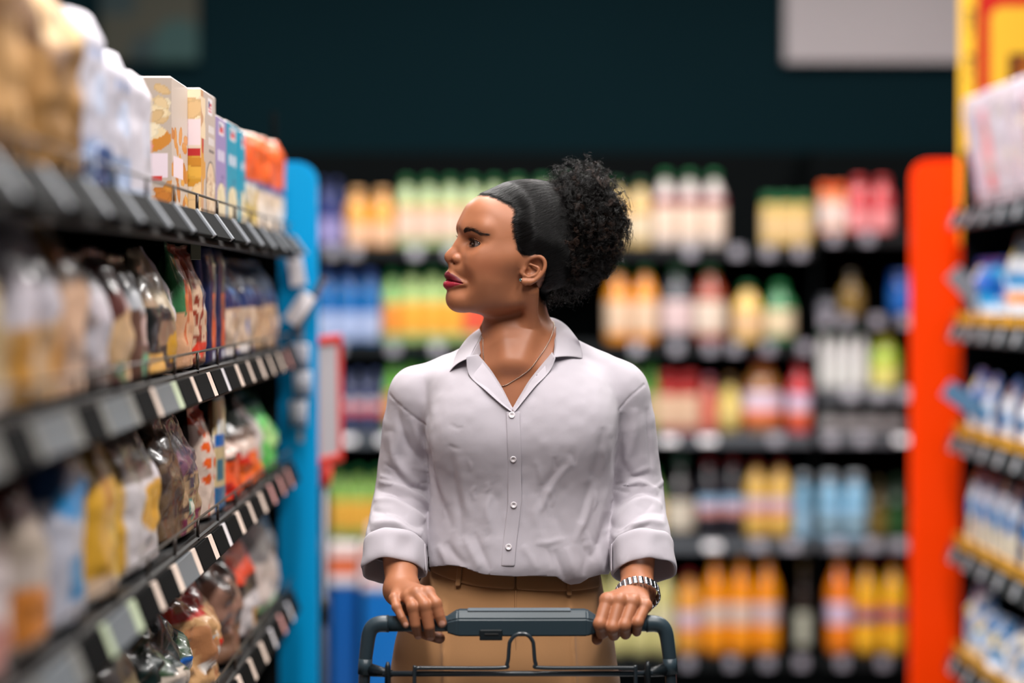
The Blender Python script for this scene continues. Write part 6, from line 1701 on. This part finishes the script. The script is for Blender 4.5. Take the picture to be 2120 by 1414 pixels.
def build_trousers(parent):
    tm = mat('camel_wool', (172, 126, 84), rough=.8, spec=.2, bump=('weave', 1300.0, .25, .0005), sheen=.2, vary=.03, vary_scale=500.0)
    V, Q = TR.mesh((-.21, 3.66, .045), (.25, 3.97, pZ(1158)), .0038)
    T = tri(Q)
    keep = V[T[:, 0], 2] > .70
    o = None
    N = TR.grad(V, .004)
    px = 1030 + V[:, 0] * FPX / PY; py = 605 + (CAMZ - V[:, 2]) * FPX / PY
    h = np.zeros(len(V)); fr = N[:, 1] < 0
    for x0, x1 in ((920, 925), (1178, 1186)):                      # pressed creases
        cx = np.interp(py, [1230, 1414], [x0, x1]); h += fr * (py > 1225) * .0060 * (1 + ((px - cx) / 5) ** 2) ** -1.2 * sstep(1225, 1270, py)
    h += fr * .004 * (np.exp(-(((px - 985) / 60) ** 2 + ((py - 1360) / 50) ** 2)) + np.exp(-(((px - 1110) / 60) ** 2 + ((py - 1360) / 50) ** 2)))
    h += .0012 * vnoise(V, 14)
    V = V + N * h[:, None]
    V, T = clip_tris(V, T, V[:, 2] - .052)
    o = mesh_obj('trousers', V, T, tm, parent); o['label'] = 'camel brown high-waisted tailored trousers'
    # waistband, belt loops, fly
    def rail(xs, ys, off): return [on_cloth(x, y, off, TR) for x, y in zip(xs, ys)]
    xl = [884, 905, 950, 1000, 1066]; yb = [1178, 1189, 1206, 1216, 1221]; yt = [1158, 1155, 1160, 1165, 1166]
    xr = [1069, 1120, 1180, 1215, 1241]; yb2 = [1221, 1224, 1224, 1221, 1215]; yt2 = [1166, 1168, 1168, 1166, 1165]
    strip_mesh('waistband', rail(xl, yb, .0022), rail(xl, yt, .0022), tm, o, 5, .0, .0030, 30)
    strip_mesh('waistband', rail(xr, yb2, .0022), rail(xr, yt2, .0022), tm, o, 5, .0, .0030, 30)
    for (x0, y0, x1, y1) in ((953, 1163, 947, 1214), (1178, 1172, 1178, 1233)):
        strip_mesh('belt_loop', rail([x0 - 5, x1 - 5], [y0, y1], .0055), rail([x0 + 6, x1 + 6], [y0, y1], .0055), tm, o, 3, .001, .0028, 10)
    strip_mesh('fly', rail([1066, 1066, 1067, 1068], [1222, 1270, 1330, 1400], .0018), rail([1069, 1069, 1070, 1071], [1222, 1270, 1330, 1400], .0012), tm, o, 3, 0, .0016, 20)
    sm = mat('shoe_leather', (40, 28, 22), rough=.35, coat=.3)
    for x in LEGX:
        s = Sdf(); y = PY + .045
        put(s, f_ell((x, y - .07, .035), (.042, .125, .034), 2.3), .01); put(s, f_ell((x, y + .02, .05), (.036, .06, .05), 2.4), .02)
        s.add(lambda P: P[:, 2] - .0, (x - .1, y - .3, -.1), (x + .1, y + .2, .0), .002, 'c')
        VV, QQ = s.mesh((x - .07, y - .22, -.01), (x + .07, y + .11, .12), .006)
        mesh_obj('shoe', VV, QQ, sm, parent)

def build_jewellery(parent):
    sv = mat('silver_chain', (205, 190, 175), rough=.2, metal=1.0)
    pts = [(1147, 664), (1142, 694), (1124, 728), (1094, 766), (1063, 788), (1039, 799), (1012, 785), (1002, 742), (1001, 700)]
    P = np.array([hit(*p) for p in pts]); C = catmull(P, 150); C = SK.project(C, 4); C = C + SK.grad(C) * .0011
    parts = []
    for i in range(0, 149):
        a = C[i]; b = C[i + 1]; d = b - a
        V, F = tube_data([a, a + d * .2, a + d * .5, a + d * .8, b], [.0002, .0008, .0010, .0008, .0002], 6)
        parts.append((V, F))
    V, F = join_data(parts)
    n = mesh_obj('necklace', V, F, sv, parent); n['label'] = 'thin silver chain necklace'
    # link bracelet watch on her left wrist
    st = mat('watch_steel', (205, 205, 210), rough=.16, metal=1.0)
    c = hw(1320, 1231, .067); ax = unit(*(hw(1318, 1246, 0) - ELB_B)); ax = unit(ax[0] + .10, ax[1], ax[2])
    e1 = unit(*(np.array([1, 0, 0.0]) - ax * ax[0])); e2 = np.cross(ax, e1)
    seg = 22; links = []
    for i in range(seg):
        an = 2 * PI * i / seg; rr = (.0325, .0265)
        p = c + e1 * math.cos(an) * rr[0] + e2 * math.sin(an) * rr[1]
        tg = unit(*(-e1 * math.sin(an) * rr[0] + e2 * math.cos(an) * rr[1])); nn = np.cross(tg, ax); nn = nn * np.sign(nn @ (p - c))
        for j in range(5):
            q = p + ax * (j - 2) * .0037
            V, F = tube_data([q - tg * .0041, q - tg * .0032, q + tg * .0032, q + tg * .0041], [.0008, .0019, .0019, .0008], 8)
            links.append((V, F))
    V, F = join_data(links)
    w = mesh_obj('wristwatch', V, F, st, parent); w['label'] = 'polished steel link watch band on the left wrist'

def build_person():
    p = empty('person', (pX(1066), PY + .03, 0))
    tag(p, 'woman with curly hair in a puff, pale shirt and camel trousers, pushing a trolley', 'person')
    kids = []
    holder = bpy.data.objects.new('person_tmp', None)
    n0 = set(o.name for o in bpy.data.objects)
    build_body(p); build_eyes(p); build_brows(p); build_lashes(p); build_teeth(p); build_studs(p); build_hair(p)
    build_shirt(p); build_trousers(p); build_jewellery(p)
    # the parts were laid out in world space: keep them there
    for o in p.children: o.matrix_parent_inverse = Matrix.Translation(p.location).inverted()
    bpy.data.objects.remove(holder)
    return p
# ------------------------------------------------------------------ shopping trolley
def build_trolley():
    pl = mat('trolley_plastic', (44, 58, 66), rough=.38, spec=.5, bump=('noise', 300.0, .1, .001))
    dk = mat('trolley_dark', (20, 27, 31), rough=.42)
    gm = mat('trolley_grey', (96, 106, 114), rough=.42)
    wr = mat('trolley_wire', (36, 44, 50), rough=.32, spec=.6, coat=.25)
    rb = mat('wheel_rubber', (18, 18, 19), rough=.7)
    yb = HAND_Y; zb = BAR[2]
    hwd = (at(1380, 1290, yb)[0] - at(763, 1290, yb)[0]) / 2; cx = (at(1380, 1290, yb)[0] + at(763, 1290, yb)[0]) / 2
    t = empty('shopping_trolley', (cx, yb, 0))
    tag(t, 'dark grey shopping trolley with a wire basket, pushed by the woman', 'shopping trolley')
    def T(name, pts, r, m, parent=t, n=12, sm=True):
        V, F = tube_data(pts, r, n); return mesh_obj(name, V - np.array(t.location), F, m, parent)
    x0 = cx - hwd; x1 = cx + hwd
    def zz(py): return at(1060, py, yb)[2]
    # push bar with its corner elbows
    for s, xe, xm in ((-1, x0, at(935, 1290, yb)[0]), (1, x1, at(1226, 1290, yb)[0])):
        T('handle_grip', [(xm, yb, zb), (xe - s * .028, yb, zb)], BAR_R, pl, n=20)
        c = [(xe - s * .030, yb, zb), (xe - s * .016, yb, zb - .0005), (xe - s * .006, yb, zb - .005), (xe - s * .0005, yb, zb - .016), (xe + s * .003, yb, zb - .040), (xe + s * .005, yb, zb - .056)]
        T('handle_elbow', catmull(c, 18), np.linspace(.0128, .0098, 18), pl, n=18)
        T('handle_seam', [(xe - s * .0295, yb, zb), (xe - s * .0285, yb, zb)], .0131, dk, n=18)
        # upright
        up = [(xe + s * .004, yb, zb - .050), (xe + s * .007, yb, zb - .10), (xe + s * .006, yb - .005, zb - .22), (xe - s * .01, yb - .02, .42), (xe - s * .03, yb - .06, .24)]
        T('upright', catmull(up, 24), .0085, wr, n=12)
        T('upright_sleeve', [(xe + s * .0045, yb, zb - .052), (xe + s * .0058, yb, zb - .075)], .0105, pl, n=14)
    # centre console: a tapered block with a flat inset top and a coin lock
    xa = at(924, 1290, yb)[0]; xb = at(1238, 1290, yb)[0]; w = xb - xa
    bm = bmesh.new()
    secs = [(0, .013, .010, .012), (.035, .016, .015, .014), (.075, .019, .0205, .0165), (.5, .020, .0205, .0165), (.925, .019, .0205, .0165), (.965, .016, .015, .014), (1, .013, .010, .012)]
    rings = []
    for u, dy, up, dn in secs:
        x = xa + w * u
        pr = [(-dy, -dn), (-dy, up * .45), (-dy * .55, up), (dy * .9, up), (dy, up * .6), (dy, -dn)]
        rings.append([bm.verts.new((x, yb + a, zb + b)) for a, b in pr])
    for i in range(len(rings) - 1):
        for j in range(6):
            bm.faces.new((rings[i][j], rings[i][(j + 1) % 6], rings[i + 1][(j + 1) % 6], rings[i + 1][j]))
    bm.faces.new(rings[0]); bm.faces.new(rings[-1][::-1]); bmesh.ops.recalc_face_normals(bm, faces=bm.faces)
    bmesh.ops.bevel(bm, geom=list(bm.edges), offset=.0022, segments=2, affect='EDGES')
    bmesh.ops.translate(bm, verts=bm.verts, vec=-Vector(t.location))
    con = bm_obj('handle_console', bm, pl, t)
    def B(name, a, b, m, parent, bev=.0015):
        bm = box_bm(a[0], b[0], a[1], b[1], a[2], b[2], bev); bmesh.ops.translate(bm, verts=bm.verts, vec=-Vector(t.location)); return bm_obj(name, bm, m, parent)
    B('console_plate', (xa + w * .14, yb - .012, zb + .019), (xb - w * .18, yb + .012, zb + .0222), gm, con)
    B('coin_lock', (at(993, 1290, yb)[0], yb - .023, zb - .022), (at(1040, 1290, yb)[0], yb + .004, zb - .006), dk, con)
    B('coin_slot', (at(1003, 1290, yb)[0], yb - .0238, zb - .0145), (at(1032, 1290, yb)[0], yb - .020, zb - .0115), rb, con, .0008)
    # gate behind the handle: cross wires and the bent hook
    z1 = zz(1381); yg = yb - .030
    hook = [(at(1003, 1381, yg)[0] - .085, yg, z1 + .0035), (at(1040, 1381, yg)[0] - .004, yg, z1 + .0035), (at(1050, 1370, yg)[0], yg, z1 + .010), (at(1054, 1345, yg)[0], yg, z1 + .034), (at(1056, 1322, yg)[0], yg, zz(1322)), (at(1066, 1308, yg)[0], yg, zz(1310)), (at(1080, 1304, yg)[0], yg, zz(1306)), (at(1094, 1308, yg)[0], yg, zz(1310)), (at(1103, 1322, yg)[0], yg, zz(1322)), (at(1105, 1345, yg)[0], yg, z1 + .034), (at(1109, 1370, yg)[0], yg, z1 + .010), (at(1119, 1381, yg)[0] + .004, yg, z1 + .0035), (at(1300, 1381, yg)[0], yg, z1 + .0035)]
    left = [(at(858, 1414, yg)[0], yg, z1 - .20), (at(858, 1400, yg)[0], yg, z1 - .012), (at(861, 1386, yg)[0], yg, z1 + .0015), (at(870, 1381, yg)[0], yg, z1 + .0035)]
    right = [(at(1312, 1386, yg)[0], yg, z1 + .0015), (at(1316, 1400, yg)[0], yg, z1 - .012), (at(1316, 1414, yg)[0], yg, z1 - .20)]
    T('gate_hook', catmull(left + hook + right, 150), .0030, wr, n=10)
    T('gate_bar', [(x0 + .022, yg + .006, z1 - .006), (x1 - .022, yg + .006, z1 - .006)], .0042, wr, n=10)
    for s, xe in ((-1, x0), (1, x1)):
        T('gate_bracket', [(xe - s * .002, yb, z1 - .004), (xe - s * .035, yg + .006, z1 - .006)], [.010, .0055], dk, n=10)
        T('gate_peg', [(xe - s * .030, yg - .004, z1 - .03), (xe - s * .030, yg - .004, z1 + .006), (xe - s * .030, yg - .004, z1 + .013)], [.0050, .0045, .0022], dk, n=10)
    # wire basket in front of the shopper (towards the viewer), chassis and castors
    yn = yb - .78; zt = z1 - .05; zf = zt - .02; zbk = .42; zbf = .50
    hb = hwd * .92; hf = hwd * .72
    def rim(z, k): return [(cx - hb * k, yb - .02, z), (cx - hf * k, yn, z), (cx + hf * k, yn, z), (cx + hb * k, yb - .02, z)]
    T('basket_rim', [(cx - hb, yb - .02, zt), (cx - hf, yn + .03, zf), (cx - hf + .03, yn, zf), (cx + hf - .03, yn, zf), (cx + hf, yn + .03, zf), (cx + hb, yb - .02, zt)], .0055, wr)
    T('basket_base_rim', [(cx - hb * .85, yb - .04, zbk), (cx - hf * .85, yn + .10, zbf), (cx + hf * .85, yn + .10, zbf), (cx + hb * .85, yb - .04, zbk)], .0045, wr)
    parts = []
    for i in range(15):
        u = i / 14
        for s in (-1, 1):
            top = np.array([cx + s * (hb + (hf - hb) * u), yb - .02 + (yn - yb + .02) * u, zt + (zf - zt) * u]); bot = np.array([cx + s * (hb + (hf - hb) * u) * .85, yb - .04 + (yn + .10 - yb + .04) * u, zbk + (zbf - zbk) * u])
            parts.append(tube_data([top, bot], .0021, 6))
        parts.append(tube_data([(cx - hf * .9 + 1.8 * hf * .9 * u, yn, zf), (cx - hf * .85 + 1.7 * hf * u, yn + .10, zbf)], .0021, 6))
        parts.append(tube_data([(cx - hb * .85 + 1.7 * hb * u, yb - .04, zbk), (cx - hf * .85 + 1.7 * hf * u, yn + .10, zbf)], .0021, 6))
    for k in range(1, 6):
        w_ = k / 6
        parts.append(tube_data([(cx - hb * (1 - .15 * w_), yb - .02, zt + (zbk - zt) * w_), (cx - hf * (1 - .15 * w_), yn + .10 * w_, zf + (zbf - zf) * w_), (cx + hf * (1 - .15 * w_), yn + .10 * w_, zf + (zbf - zf) * w_), (cx + hb * (1 - .15 * w_), yb - .02, zt + (zbk - zt) * w_)], .0024, 6))
    V, F = join_data(parts); mesh_obj('basket_wires', V - np.array(t.location), F, wr, t)['kind'] = 'stuff'
    for s in (-1, 1):
        T('chassis_rail', [(cx + s * hwd * .9, yb - .05, .26), (cx + s * hwd * .9, yb - .10, .14), (cx + s * hf * .95, yn + .16, .15), (cx + s * hf * .9, yn + .14, zbf - .01)], .011, wr)
        T('upright_foot', [(cx + s * (hwd - .03), yb - .06, .24), (cx + s * hwd * .9, yb - .05, .26)], .0085, wr)
        for (wx, wy) in ((cx + s * hwd * .9, yb - .10), (cx + s * hf * .95, yn + .16)):
            f = T('castor', [(wx, wy, .145), (wx, wy, .115)], .014, wr)
            V, F = lathe_data([(.0001, -.014), (.045, -.014), (.055, -.010), (.058, 0), (.055, .010), (.045, .014), (.0001, .014)], 24)
            V = V[:, [2, 0, 1]] + np.array([wx, wy + .012, .058]); mesh_obj('wheel', V - np.array(t.location), F, rb, f)
            V, F = join_data([tube_data([(wx + sg * .018, wy, .118), (wx + sg * .018, wy + .012, .058)], .005, 8) for sg in (-1, 1)] + [tube_data([(wx - .018, wy + .012, .058), (wx + .018, wy + .012, .058)], .005, 8)])
            mesh_obj('fork', V - np.array(t.location), F, wr, f)
    return t
# ------------------------------------------------------------------ build everything
for k, (x, y, pw) in enumerate(LAMPS):
    area('ceiling_lamp', (x, y, 3.2), (0, 0, 0), .22, 1.5, pw, (1.0, .96, .93))
build_store()
left_goods()
right_goods()
build_back()
build_person()
build_trolley()
